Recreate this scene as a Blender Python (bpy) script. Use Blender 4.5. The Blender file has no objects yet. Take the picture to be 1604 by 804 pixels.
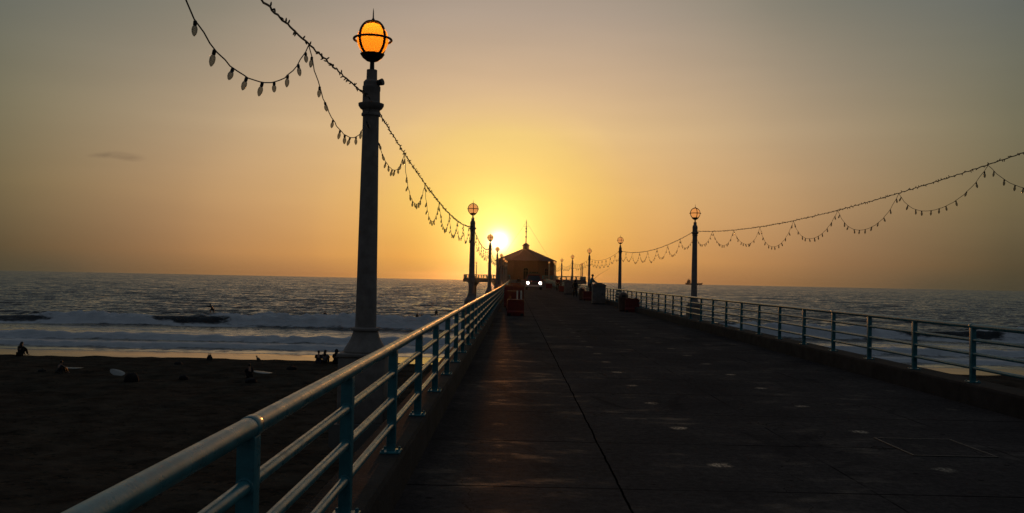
import bpy, bmesh, math, random
import numpy as np
from mathutils import Vector, Matrix, noise
R = math.radians
random.seed(7)
rng = np.random.default_rng(7)
sc = bpy.context.scene
COL = sc.collection

# ------------------------------------------------------------------ camera
F = 1389.0
EYE = 1.6
YAW, PITCH, ROLL = R(0.206), R(1.458), R(1.155)
cam = bpy.data.cameras.new("camera")
cam.sensor_width = 36.0
cam.lens = 36.0 * F / 1604.0
cam.clip_start = 0.05
cam.clip_end = 30000
camo = bpy.data.objects.new("camera", cam)
COL.objects.link(camo)
CM = Matrix.Rotation(YAW, 4, 'Z') @ Matrix.Rotation(math.pi/2 + PITCH, 4, 'X') @ Matrix.Rotation(ROLL, 4, 'Z')
CM.translation = (0, 0, EYE)
camo.matrix_world = CM
sc.camera = camo

# ------------------------------------------------------------------ sun and sky
SUN_AZ, SUN_EL = R(-1.05), R(2.45)          # azimuth from +Y towards +X
SUN = Vector((math.sin(SUN_AZ)*math.cos(SUN_EL), math.cos(SUN_AZ)*math.cos(SUN_EL), math.sin(SUN_EL)))
sl = bpy.data.lights.new("sun", 'SUN')
sl.energy = 0.5
sl.angle = R(0.53)
sl.color = (1.0, 0.34, 0.085)
so = bpy.data.objects.new("sun", sl)
COL.objects.link(so)
so.rotation_euler = SUN.to_track_quat('Z', 'Y').to_euler()

vs = sc.view_settings
vs.view_transform = 'Standard'
vs.look = 'None'
vs.exposure = 0.0
vs.gamma = 1.0
vs.use_curve_mapping = False


def lin(r, g, b):
    f = lambda c: (c/255/12.92) if c/255 <= 0.04045 else ((c/255+0.055)/1.055)**2.4
    return (f(r), f(g), f(b), 1.0)


class NT:
    """small node-tree helper"""
    def __init__(self, nt):
        self.nt = nt
        nt.nodes.clear()

    def n(self, kind, ins=None, **kw):
        nd = self.nt.nodes.new('ShaderNode' + kind)
        for k, v in kw.items():
            setattr(nd, k, v)
        for k, v in (ins or {}).items():
            s = nd.inputs[k]
            if isinstance(v, bpy.types.NodeSocket):
                self.nt.links.new(v, s)
            else:
                s.default_value = v
        return nd

    def m(self, op, a, b=0.0, c=0.0, clamp=False):
        return self.n('Math', {0: a, 1: b, 2: c}, operation=op, use_clamp=clamp).outputs[0]

    def ramp(self, fac, stops, interp='LINEAR'):
        nd = self.n('ValToRGB', {'Fac': fac})
        cr = nd.color_ramp
        cr.interpolation = interp
        while len(cr.elements) < len(stops):
            cr.elements.new(0.5)
        for e, (p, c) in zip(cr.elements, stops):
            e.position = p
            e.color = c if len(c) == 4 else (*c, 1)
        return nd.outputs['Color']

    def mix(self, fac, a, b, blend='MIX'):
        nd = self.n('Mix', data_type='RGBA', blend_type=blend)
        for s, v in ((nd.inputs[0], fac), (nd.inputs[6], a), (nd.inputs[7], b)):
            if isinstance(v, bpy.types.NodeSocket):
                self.nt.links.new(v, s)
            else:
                s.default_value = v if not isinstance(v, tuple) or len(v) == 4 else (*v, 1)
        return nd.outputs[2]

    def sstep(self, x, a, b, lo=0.0, hi=1.0):
        return self.n('MapRange', {'Value': x, 'From Min': a, 'From Max': b, 'To Min': lo, 'To Max': hi},
                      interpolation_type='SMOOTHSTEP').outputs[0]

    def noise(self, vec, scale, detail=3.0, rough=0.5, dist=0.0):
        return self.n('TexNoise', {'Vector': vec, 'Scale': scale, 'Detail': detail, 'Roughness': rough,
                                   'Distortion': dist}).outputs['Fac']

    def mapping(self, vec, scale=(1, 1, 1), loc=(0, 0, 0), rot=(0, 0, 0)):
        return self.n('Mapping', {'Vector': vec, 'Scale': scale, 'Location': loc, 'Rotation': rot}).outputs[0]


world = bpy.data.worlds.new("World")
sc.world = world
world.use_nodes = True
w = NT(world.node_tree)
gen = w.n('TexCoord').outputs['Generated']
d = w.n('VectorMath', {0: gen}, operation='NORMALIZE').outputs[0]
dot = w.n('VectorMath', {0: d, 1: tuple(SUN)}, operation='DOT_PRODUCT').outputs['Value']
ang = w.m('MULTIPLY', w.m('ARCCOSINE', w.m('MINIMUM', dot, 0.9999999)), 180/math.pi)   # degrees from the sun
sep = w.n('SeparateXYZ', {0: d})
el = w.m('MULTIPLY', w.m('ARCSINE', sep.outputs[2]), 180/math.pi)
af = w.m('DIVIDE', ang, 180.0)
A = lambda deg: deg/180.0
bands = [
    (0.1, [(A(0), lin(222, 140, 46)), (A(5.5), lin(200, 136, 56)), (A(11.5), lin(176, 121, 66)), (A(18), lin(148, 107, 64)), (A(25), lin(104, 85, 60)),
           (A(30), lin(76, 69, 51)), (A(60), lin(44, 41, 37)), (A(180), lin(27, 28, 30))]),
    (1.3, [(A(0), lin(250, 190, 60)), (A(5.5), lin(234, 164, 58)), (A(8.5), lin(222, 157, 70)), (A(12), lin(205, 145, 75)), (A(19.8), lin(159, 117, 73)),
           (A(30), lin(90, 77, 53)), (A(60), lin(50, 46, 42)), (A(180), lin(32, 33, 36))]),
    (5.0, [(A(0), lin(255, 236, 104)), (A(4), lin(247, 208, 92)), (A(8), lin(231, 184, 98)), (A(12), lin(214, 169, 106)), (A(19.6), lin(177, 142, 99)),
           (A(30), lin(114, 102, 73)), (A(60), lin(60, 56, 52)), (A(180), lin(37, 39, 43))]),
    (9.4, [(A(0), lin(250, 226, 120)), (A(7), lin(236, 203, 122)), (A(9.8), lin(222, 188, 131)), (A(18.5), lin(183, 158, 123)),
           (A(31), lin(114, 110, 88)), (A(60), lin(68, 68, 66)), (A(180), lin(43, 46, 50))]),
    (12.8, [(A(0), lin(222, 192, 146)), (A(10.5), lin(206, 177, 141)), (A(20), lin(162, 146, 123)), (A(32), lin(106, 107, 93)), (A(60), lin(67, 70, 71)), (A(180), lin(44, 48, 53))]),
    (16.8, [(A(0), lin(190, 170, 146)), (A(14.5), lin(175, 158, 141)), (A(22), lin(135, 130, 116)),
            (A(33), lin(95, 101, 98)), (A(60), lin(66, 72, 76)), (A(180), lin(45, 50, 55))]),
    (32.0, [(A(0), lin(122, 120, 116)), (A(33), lin(100, 104, 106)), (A(60), lin(72, 79, 86)), (A(180), lin(46, 51, 57))]),
    (60.0, [(A(0), lin(76, 84, 92)), (A(60), lin(66, 75, 86)), (A(180), lin(46, 51, 58))]),
]
col = w.ramp(af, bands[0][1], 'CARDINAL')
for (e0, _), (e1, st) in zip(bands, bands[1:]):
    f = w.n('MapRange', {'Value': el, 'From Min': e0, 'From Max': e1}).outputs[0]
    col = w.mix(f, col, w.ramp(af, st, 'CARDINAL'))
col = w.n('HueSaturation', {'Color': col, 'Saturation': 0.96}).outputs[0]
# brightness round the sun itself
g1 = w.m('EXPONENT', w.m('MULTIPLY', w.m('POWER', w.m('DIVIDE', ang, 0.6), 2.0), -1.0))
g2 = w.m('EXPONENT', w.m('DIVIDE', ang, -1.6))
col = w.mix(1.0, col, w.mix(g1, (0, 0, 0, 1), (1.6, 1.5, 1.3, 1)), 'ADD')
col = w.mix(1.0, col, w.mix(g2, (0, 0, 0, 1), (1.35, 1.15, 0.42, 1)), 'ADD')
# faint uneven haze and one small streak of cloud
hz = w.noise(w.mapping(d, (2.0, 2.0, 14.0)), 3.0, 4)
col = w.mix(1.0, col, w.ramp(hz, [(0.2, (0.97, 0.97, 0.97)), (0.8, (1.03, 1.025, 1.02))]), 'MULTIPLY')
azm = w.m('MULTIPLY', w.m('ARCTAN2', sep.outputs[0], sep.outputs[1]), 180/math.pi)
cn = w.noise(w.mapping(d, (40, 40, 120)), 1.0, 5)
cu = w.m('DIVIDE', w.m('ADD', azm, 24.4), 1.9)
cv = w.m('DIVIDE', w.m('ADD', w.m('SUBTRACT', el, 6.75), w.m('MULTIPLY', w.m('SUBTRACT', cn, 0.5), 0.5)), 0.33)
cr2 = w.m('SQRT', w.m('ADD', w.m('MULTIPLY', cu, cu), w.m('MULTIPLY', cv, cv)))
cm = w.m('MULTIPLY', w.sstep(cr2, 0.2, 1.0, 1.0, 0.0), w.sstep(cn, 0.3, 0.65, 0.35, 1.0))
col = w.mix(w.m('MULTIPLY', cm, 0.55), col, lin(95, 82, 70))
bg1 = w.n('Background', {'Color': col, 'Strength': 0.96})
sky = w.n('TexSky', sky_type='NISHITA', sun_disc=False, sun_elevation=SUN_EL, sun_rotation=SUN_AZ,
          air_density=2.0, dust_density=5.0, ozone_density=1.5)
bg2 = w.n('Background', {'Color': sky.outputs[0], 'Strength': 0.01})
add = w.n('AddShader', {0: bg1.outputs[0], 1: bg2.outputs[0]})
w.n('OutputWorld', {'Surface': add.outputs[0]})

# ------------------------------------------------------------------ helpers
def at(px, py, z):
    """point of the plane at height z seen at a place of the photograph"""
    v = CM.to_3x3() @ Vector(((px-802)/F, (402-py)/F, -1.0))
    t = (z - EYE)/v.z
    return Vector((0, 0, EYE)) + v*t


def at_y(px, py, y):
    v = CM.to_3x3() @ Vector(((px-802)/F, (402-py)/F, -1.0))
    return Vector((0, 0, EYE)) + v*(y/v.y)


class MB:
    def __init__(self):
        self.v, self.f, self.mi = [], [], []

    def add(self, vs, fs, mi=0):
        o = len(self.v)
        self.v += [tuple(p) for p in vs]
        self.f += [tuple(i+o for i in f) for f in fs]
        self.mi += [mi]*len(fs)
        return self

    def box(self, x0, x1, y0, y1, z0, z1, mi=0, bev=0.0, M=None):
        if bev > 0:
            bm = bmesh.new()
            bmesh.ops.create_cube(bm, size=1)
            for v in bm.verts:
                v.co = Vector(((x0+x1)/2+v.co.x*(x1-x0), (y0+y1)/2+v.co.y*(y1-y0), (z0+z1)/2+v.co.z*(z1-z0)))
            bmesh.ops.bevel(bm, geom=bm.edges[:], offset=bev, segments=2, affect='EDGES', profile=0.6)
            self.bm(bm, mi, M)
            return self
        vs = [(x, y, z) for z in (z0, z1) for x, y in ((x0, y0), (x1, y0), (x1, y1), (x0, y1))]
        if M:
            vs = [M @ Vector(p) for p in vs]
        return self.add(vs, [(3, 2, 1, 0), (4, 5, 6, 7), (0, 1, 5, 4), (1, 2, 6, 5), (2, 3, 7, 6), (3, 0, 4, 7)], mi)

    def bm(self, bm, mi=0, M=None):
        bm.verts.index_update()
        vs = [(M @ v.co if M else v.co.copy()) for v in bm.verts]
        self.add(vs, [[v.index for v in f.verts] for f in bm.faces], mi)
        bm.free()

    def lathe(self, prof, n=16, c=(0, 0, 0), mi=0, phase=0.0, M=None):
        vs, fs = [], []
        k = len(prof)
        for i in range(n):
            a = 2*math.pi*i/n + phase
            for r, z in prof:
                p = Vector((c[0]+r*math.cos(a), c[1]+r*math.sin(a), c[2]+z))
                vs.append(M @ p if M else p)
        for i in range(n):
            j = (i+1) % n
            for q in range(k-1):
                fs.append((i*k+q, j*k+q, j*k+q+1, i*k+q+1))
        fs.append([i*k for i in range(n)][::-1])
        fs.append([i*k+k-1 for i in range(n)])
        return self.add(vs, fs, mi)

    def tube(self, pts, r, n=8, mi=0, closed=False):
        pts = [Vector(p) for p in pts]
        rs = r if isinstance(r, (list, tuple)) else [r]*len(pts)
        vs, fs = [], []
        L = len(pts)
        for i, p in enumerate(pts):
            if closed:
                t = pts[(i+1) % L]-pts[i-1]
            else:
                t = pts[min(i+1, L-1)]-pts[max(i-1, 0)]
            t.normalize()
            up = Vector((0, 0, 1)) if abs(t.z) < 0.95 else Vector((1, 0, 0))
            a = t.cross(up).normalized()
            b = a.cross(t)
            if closed and i and (a.dot(pa) < 0):
                a, b = -a, -b
            pa = a
            for q in range(n):
                th = 2*math.pi*q/n
                vs.append(p + a*(rs[i]*math.cos(th)) + b*(rs[i]*math.sin(th)))
        for i in range(L if closed else L-1):
            j = (i+1) % L
            for q in range(n):
                q2 = (q+1) % n
                fs.append((i*n+q, i*n+q2, j*n+q2, j*n+q))
        if not closed:
            fs.append(tuple(range(n))[::-1])
            fs.append(tuple((L-1)*n+q for q in range(n)))
        return self.add(vs, fs, mi)

    def ball(self, c, rx, ry=None, rz=None, seg=16, rings=10, mi=0, M=None):
        ry = ry or rx
        rz = rz or rx
        vs, fs = [(0, 0, -1)], []
        for i in range(1, rings):
            t = -math.pi/2 + math.pi*i/rings
            for j in range(seg):
                a = 2*math.pi*j/seg
                vs.append((math.cos(t)*math.cos(a), math.cos(t)*math.sin(a), math.sin(t)))
        vs.append((0, 0, 1))
        for j in range(seg):
            j2 = (j+1) % seg
            fs.append((0, 1+j2, 1+j))
            for i in range(rings-2):
                a, b = 1+i*seg, 1+(i+1)*seg
                fs.append((a+j, a+j2, b+j2, b+j))
            a = 1+(rings-2)*seg
            fs.append((a+j, a+j2, len(vs)-1))
        P = [Vector((c[0]+rx*x, c[1]+ry*y, c[2]+rz*z)) for x, y, z in vs]
        if M:
            P = [M @ p for p in P]
        return self.add(P, fs, mi)

    def prism(self, poly, axis, lo, hi, mi=0, M=None):
        """poly in the two axes other than `axis`, extruded from lo to hi"""
        def P(u, v, t):
            p = {'x': (t, u, v), 'y': (u, t, v), 'z': (u, v, t)}[axis]
            return M @ Vector(p) if M else Vector(p)
        n = len(poly)
        vs = [P(u, v, lo) for u, v in poly]+[P(u, v, hi) for u, v in poly]
        fs = [tuple(range(n))[::-1], tuple(range(n, 2*n))]+[(i, (i+1) % n, n+(i+1) % n, n+i) for i in range(n)]
        return self.add(vs, fs, mi)

    def mesh(self, name, mats, smooth=35):
        me = bpy.data.meshes.new(name)
        me.from_pydata(self.v, [], self.f)
        for m in (mats if isinstance(mats, (list, tuple)) else [mats]):
            me.materials.append(m)
        me.polygons.foreach_set('material_index', self.mi)
        bm = bmesh.new()
        bm.from_mesh(me)
        bmesh.ops.recalc_face_normals(bm, faces=bm.faces)
        bm.to_mesh(me)
        bm.free()
        if smooth:
            me.shade_smooth()
            me.set_sharp_from_angle(angle=R(smooth))
        return me

    def build(self, name, mats, parent=None, smooth=35):
        return link(name, self.mesh(name, mats, smooth), parent)


def link(name, data, parent=None, loc=None, rz=0.0):
    o = bpy.data.objects.new(name, data)
    COL.objects.link(o)
    if parent:
        o.parent = parent
    if loc is not None:
        o.location = loc
    o.rotation_euler.z = rz
    return o


def tag(o, label, cat, group=None, kind=None):
    o['label'] = label
    o['category'] = cat
    if group:
        o['group'] = group
    if kind:
        o['kind'] = kind
    return o


def thing(name, label, cat, loc=(0, 0, 0), rz=0.0, group=None):
    return tag(link(name, None, None, loc, rz), label, cat, group)


def structure(o):
    o['kind'] = 'structure'
    return o


def copy_tree(o, parent=None):
    c = o.copy()
    COL.objects.link(c)
    c.parent = parent
    for ch in list(o.children):
        copy_tree(ch, c)
    return c


# ------------------------------------------------------------------ materials
def mat(name, color, rough=0.6, metal=0.0, var=0.12, scale=6.0, bump=0.0, bscale=60.0, spec=0.5, emit=None, es=0.0,
        rvar=0.0):
    m = bpy.data.materials.new(name)
    m.use_nodes = True
    t = NT(m.node_tree)
    pos = t.n('TexCoord').outputs['Object']
    nz = t.noise(pos, scale, 5, 0.6)
    lo = tuple(c*(1-var*1.6) for c in color)
    hi = tuple(min(1, c*(1+var*1.6)) for c in color)
    c = t.ramp(nz, [(0.25, lo), (0.75, hi)])
    b = t.n('BsdfPrincipled', {'Base Color': c, 'Roughness': rough, 'Metallic': metal, 'Specular IOR Level': spec})
    if rvar:
        t.nt.links.new(t.sstep(nz, 0.3, 0.7, rough-rvar, rough+rvar), b.inputs['Roughness'])
    if emit:
        b.inputs['Emission Color'].default_value = (*emit, 1)
        b.inputs['Emission Strength'].default_value = es
    if bump:
        bn = t.n('Bump', {'Height': t.noise(pos, bscale, 4), 'Strength': bump, 'Distance': 0.01})
        t.nt.links.new(bn.outputs[0], b.inputs['Normal'])
    t.n('OutputMaterial', {'Surface': b.outputs[0]})
    return m


M = {}
M['teal'] = mat('teal_paint', (0.055, 0.27, 0.32), 0.32, var=0.16, scale=9, bump=0.06, bscale=90, rvar=0.07)
def weathered(m, chip, amount):
    t = NT.__new__(NT)
    t.nt = m.node_tree
    b = next(n for n in t.nt.nodes if n.type == 'BSDF_PRINCIPLED')
    src = b.inputs['Base Color'].links[0].from_socket
    pos = t.n('TexCoord').outputs['Object']
    a = t.sstep(t.noise(pos, 26, 6, 0.75), 0.60, 0.63)
    c = t.m('MULTIPLY', a, t.sstep(t.noise(pos, 1.7, 3), 0.42, 0.62))
    grime = t.sstep(t.noise(pos, 5, 6, 0.7), 0.35, 0.7, 0.72, 1.08)
    c0 = t.mix(1.0, src, t.n('CombineXYZ', {0: grime, 1: grime, 2: grime}).outputs[0], 'MULTIPLY')
    t.nt.links.new(t.mix(t.m('MULTIPLY', c, amount), c0, (*chip, 1)), b.inputs['Base Color'])


weathered(M['teal'], (0.07, 0.035, 0.02), 0.85)
M['stone'] = mat('lamp_post_concrete', (0.31, 0.275, 0.25), 0.85, var=0.2, scale=8, bump=0.4, bscale=70)
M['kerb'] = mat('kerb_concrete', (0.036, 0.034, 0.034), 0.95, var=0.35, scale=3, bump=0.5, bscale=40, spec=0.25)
M['pier_concrete'] = mat('pier_concrete', (0.2, 0.19, 0.175), 0.85, var=0.25, scale=1.2, bump=0.4, bscale=20)
M['iron'] = mat('dark_iron', (0.022, 0.02, 0.019), 0.5, var=0.2, scale=20)
M['wire'] = mat('dark_wire', (0.025, 0.03, 0.025), 0.6)
M['red'] = mat('red_plastic', (0.17, 0.012, 0.010), 0.55, var=0.2, scale=4, rvar=0.1)
M['white_plastic'] = mat('white_plastic', (0.7, 0.68, 0.64), 0.5)
M['hatch_steel'] = mat('worn_steel', (0.05, 0.048, 0.046), 0.6)
M['brown'] = mat('brown_enamel', (0.16, 0.09, 0.06), 0.5, var=0.2)
M['precast'] = mat('precast_concrete', (0.2, 0.195, 0.185), 0.8, var=0.2, scale=5, bump=0.5, bscale=90)
M['stucco'] = mat('cream_stucco', (0.17, 0.075, 0.045), 0.85, var=0.08, scale=2, bump=0.3, bscale=12)
M['terracotta'] = mat('terracotta_tile', (0.15, 0.05, 0.03), 0.8, var=0.25, scale=3)
M['trim'] = mat('pale_trim', (0.22, 0.11, 0.07), 0.7)
M['dark_glass'] = mat('dark_window_glass', (0.03, 0.03, 0.035), 0.08, var=0.05)
M['car_paint'] = mat('dark_red_car_paint', (0.16, 0.03, 0.028), 0.25, var=0.04)
M['rubber'] = mat('black_rubber', (0.02, 0.02, 0.02), 0.8)
M['chrome'] = mat('chrome', (0.6, 0.6, 0.6), 0.2, metal=1.0, var=0.03)
M['headlight'] = mat('lit_headlight', (0.9, 0.9, 0.9), 0.2, emit=(1.0, 0.93, 0.84), es=9.0)
M['plate'] = mat('pale_plate', (0.75, 0.74, 0.7), 0.5)
M['skin'] = mat('skin', (0.38, 0.22, 0.15), 0.6)
M['hair'] = mat('dark_hair', (0.03, 0.022, 0.017), 0.6)
M['black_cloth'] = mat('black_cloth', (0.011, 0.011, 0.012), 0.9, var=0.2, scale=20)
M['neoprene'] = mat('black_neoprene', (0.015, 0.015, 0.017), 0.5)
M['teal_cloth'] = mat('teal_cloth', (0.1, 0.26, 0.28), 0.9, var=0.2, scale=14)
M['grey_cloth'] = mat('grey_cloth', (0.12, 0.12, 0.13), 0.9, var=0.2, scale=14)
M['maroon_cloth'] = mat('maroon_cloth', (0.13, 0.03, 0.03), 0.9, var=0.2, scale=14)
M['denim'] = mat('dark_denim', (0.04, 0.05, 0.08), 0.9, var=0.2, scale=20)
M['board'] = mat('white_surfboard', (0.3, 0.3, 0.28), 0.35, var=0.05)
M['hull'] = mat('ship_hull', (0.3, 0.2, 0.16), 0.7)
M['feather'] = mat('grey_feathers', (0.14, 0.13, 0.12), 0.9)


def globe_mat(name, colour, strength, trans):
    m = bpy.data.materials.new(name)
    m.use_nodes = True
    t = NT(m.node_tree)
    pos = t.n('TexCoord').outputs['Object']
    nz = t.noise(t.mapping(pos, (1, 1, 0.35)), 16, 5, 0.65)
    spots = t.ramp(nz, [(0.24, (0.6, 0.5, 0.45)), (0.34, (1, 1, 1))])
    c = t.mix(1.0, spots, (*colour, 1), 'MULTIPLY')
    em = t.n('Emission', {'Color': c, 'Strength': strength})
    tr = t.n('BsdfTranslucent', {'Color': t.mix(1.0, spots, (*trans, 1), 'MULTIPLY')})
    gl = t.n('BsdfGlossy', {'Color': (0.05, 0.05, 0.05, 1), 'Roughness': 0.2})
    s = t.n('AddShader', {0: em.outputs[0], 1: tr.outputs[0]})
    s2 = t.n('AddShader', {0: s.outputs[0], 1: gl.outputs[0]})
    t.n('OutputMaterial', {'Surface': s2.outputs[0]})
    return m


M['globe_lit'] = globe_mat('lit_amber_glass', (1.0, 0.26, 0.02), 0.22, (1.0, 0.40, 0.035))
M['globe_pale'] = globe_mat('pale_amber_glass', (1.0, 0.47, 0.14), 0.36, (0.9, 0.6, 0.35))
M['lamp_bulb'] = mat('lamp_filament', (1, 0.8, 0.5), 0.5, emit=(1.0, 0.62, 0.2), es=20.0)


def bulb_mat():
    m = bpy.data.materials.new('smoky_bulb_glass')
    m.use_nodes = True
    t = NT(m.node_tree)
    tp = t.n('BsdfTransparent', {'Color': (0.55, 0.55, 0.53, 1)})
    gl = t.n('BsdfPrincipled', {'Base Color': (0.16, 0.16, 0.155, 1), 'Roughness': 0.15})
    lw = t.n('LayerWeight', {'Blend': 0.45})
    s = t.n('MixShader', {0: t.m('ADD', t.m('MULTIPLY', lw.outputs['Facing'], 0.5), 0.3), 1: tp.outputs[0], 2: gl.outputs[0]})
    t.n('OutputMaterial', {'Surface': s.outputs[0]})
    return m


M['bulb'] = bulb_mat()


def deck_mat():
    m = bpy.data.materials.new('pier_deck_concrete')
    m.use_nodes = True
    t = NT(m.node_tree)
    pos = t.n('TexCoord').outputs['Object']
    s = t.n('SeparateXYZ', {0: pos})
    wob = t.m('MULTIPLY', t.m('SUBTRACT', t.noise(pos, 1.3, 4), 0.5), 0.05)
    x = t.m('ADD', s.outputs[0], wob)
    y = t.m('ADD', s.outputs[1], wob)

    def cell(v, off, per):     # signed distance to the nearest joint line
        q = t.m('DIVIDE', t.m('SUBTRACT', v, off), per)
        fr = t.m('FRACT', t.m('ADD', q, 1000.5))
        return t.m('MULTIPLY', t.m('SUBTRACT', fr, 0.5), per)
    dx, dy = cell(x, 0.85, 1.98), cell(y, 6.88, 1.95)
    ax, ay = t.m('ABSOLUTE', dx), t.m('ABSOLUTE', dy)
    jx = t.sstep(ax, 0.004, 0.013, 1.0, 0.0)
    jy = t.m('MULTIPLY', t.sstep(ay, 0.006, 0.016, 1.0, 0.0), t.sstep(t.noise(pos, 0.9, 3), 0.35, 0.6, 0.35, 1.0))
    jx = t.m('MULTIPLY', jx, t.m('MAXIMUM', t.sstep(s.outputs[0], 1.4, 2.2, 1.0, 0.0), t.sstep(t.noise(pos, 0.7, 4, 0.6), 0.42, 0.62, 0.1, 0.8)))
    joint = t.m('MAXIMUM', jx, jy)
    # one worn grout plug in the middle of each panel
    px_, py_ = cell(s.outputs[0], 0.85+0.99, 1.98), cell(s.outputs[1], 6.88+0.975, 1.95)
    pn = t.noise(pos, 9, 4, 0.7)
    pr = t.m('SQRT', t.m('ADD', t.m('POWER', px_, 2.0), t.m('POWER', py_, 2.0)))
    plug = t.m('MULTIPLY', t.sstep(t.m('ADD', pr, t.m('MULTIPLY', pn, 0.16)), 0.13, 0.2, 1.0, 0.0),
               t.sstep(t.noise(pos, 30, 3, 0.7), 0.4, 0.6))
    plug = t.m('MULTIPLY', plug, t.sstep(t.noise(pos, 0.55, 2), 0.3, 0.6, 0.4, 1.0))
    big = t.noise(pos, 0.55, 6, 0.62, 0.4)
    mid = t.noise(pos, 2.6, 6, 0.65)
    fine = t.noise(pos, 55, 3, 0.7)
    c = t.ramp(big, [(0.3, (0.066, 0.058, 0.058)), (0.7, (0.125, 0.108, 0.102))])
    c = t.mix(t.sstep(mid, 0.55, 0.75, 0.0, 0.4), c, (0.095, 0.08, 0.066, 1))
    c = t.mix(t.sstep(fine, 0.35, 0.7, 0.0, 0.35), c, (0.022, 0.021, 0.022, 1))
    grit = t.noise(pos, 13, 5, 0.8)
    c = t.mix(1.0, c, t.ramp(grit, [(0.32, (0.55, 0.55, 0.56)), (0.68, (1.4, 1.36, 1.3))]), 'MULTIPLY')
    stain = t.noise(t.mapping(pos, (1, .45, 1), (7, 3, 0)), 0.8, 5, 0.7, 1.2)
    c = t.mix(t.sstep(stain, 0.56, 0.7, 0.0, 0.65), c, (0.03, 0.028, 0.03, 1))
    gum = t.n('TexVoronoi', {'Vector': pos, 'Scale': 2.3, 'Randomness': 1.0}).outputs['Distance']
    c = t.mix(t.sstep(gum, 0.05, 0.075, 0.75, 0.0), c, (0.012, 0.012, 0.013, 1))
    crk = t.n('TexVoronoi', {'Vector': t.n('VectorMath', {0: pos, 1: t.n('VectorMath', {0: t.n('TexNoise', {'Vector': pos, 'Scale': 1.6, 'Detail': 5.0}).outputs['Color'], 'Scale': 0.9}, operation='SCALE').outputs[0]}, operation='ADD').outputs[0], 'Scale': 0.3}, feature='DISTANCE_TO_EDGE').outputs['Distance']
    c = t.mix(t.m('MULTIPLY', t.sstep(crk, 0.0006, 0.0022, 0.85, 0.0), t.sstep(big, 0.4, 0.55)), c, (0.008, 0.008, 0.008, 1))
    c = t.mix(t.m('MULTIPLY', plug, t.m('ADD', 0.15, t.m('MULTIPLY', t.sstep(s.outputs[0], 1.4, 1.5), 0.5))), c, (0.22, 0.18, 0.13, 1))
    c = t.mix(joint, c, (0.002, 0.002, 0.002, 1))
    worn = t.m('MULTIPLY', t.sstep(t.noise(t.mapping(pos, (.7, 1.6, 1)), 1.9, 7, 0.7), 0.5, 0.68), t.sstep(big, 0.44, 0.6))
    # the plugs of two rows of panels are polished by wheels
    rows = t.m('MULTIPLY', t.sstep(s.outputs[0], 1.4, 1.5), t.sstep(s.outputs[0], 4.3, 4.4, 1.0, 0.0))
    shine = t.m('ADD', t.m('MULTIPLY', worn, 0.05), t.m('MULTIPLY', plug, t.m('ADD', 0.03, t.m('MULTIPLY', rows, 0.2))))
    shine = t.m('ADD', shine, 0.008)
    shine = t.m('MULTIPLY', shine, t.m('SUBTRACT', 1.0, joint))
    h = t.m('SUBTRACT', t.m('ADD', t.m('MULTIPLY', fine, 0.12), t.m('MULTIPLY', mid, 0.5)), t.m('MULTIPLY', joint, 0.15))
    bn = t.n('Bump', {'Height': h, 'Strength': 0.5, 'Distance': 0.012})
    df = t.n('BsdfDiffuse', {'Color': c, 'Roughness': 0.6, 'Normal': bn.outputs[0]})
    gl = t.n('BsdfGlossy', {'Color': (1, 0.97, 0.93, 1), 'Roughness': 0.42, 'Normal': bn.outputs[0]})
    mx = t.n('MixShader', {0: shine, 1: df.outputs[0], 2: gl.outputs[0]})
    t.n('OutputMaterial', {'Surface': mx.outputs[0]})
    return m


def sand_mat():
    m = bpy.data.materials.new('dark_beach_sand')
    m.use_nodes = True
    t = NT(m.node_tree)
    pos = t.n('TexCoord').outputs['Object']
    nz = t.noise(pos, 0.8, 6, 0.65)
    wetv = t.n('Attribute', attribute_name='wet').outputs['Fac']
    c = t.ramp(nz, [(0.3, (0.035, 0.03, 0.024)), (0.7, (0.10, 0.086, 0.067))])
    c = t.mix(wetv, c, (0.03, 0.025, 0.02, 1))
    rg = t.m('SUBTRACT', 0.95, t.m('MULTIPLY', wetv, t.sstep(t.noise(t.mapping(pos, (.15, 1, 1)), .7, 4), .3, .7, .76, .88)))
    b = t.n('BsdfPrincipled', {'Base Color': c, 'Roughness': rg, 'Specular IOR Level': t.m('MULTIPLY', wetv, 0.5)})
    b.inputs['IOR'].default_value = 1.4
    ft = t.n('TexVoronoi', {'Vector': t.mapping(pos, (1, .7, 1)), 'Scale': 2.6, 'Randomness': 1.0}).outputs['Distance']
    h = t.m('ADD', t.noise(pos, 5, 5, 0.6), t.m('MULTIPLY', t.noise(pos, 1.2, 3), 1.5))
    h = t.m('ADD', h, t.m('MULTIPLY', t.sstep(ft, 0.05, 0.35), 1.3))
    bn = t.n('Bump', {'Height': h, 'Strength': t.m('SUBTRACT', 0.8, t.m('MULTIPLY', wetv, 0.795)), 'Distance': 0.16})
    t.nt.links.new(bn.outputs[0], b.inputs['Normal'])
    t.n('OutputMaterial', {'Surface': b.outputs[0]})
    return m


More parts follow.
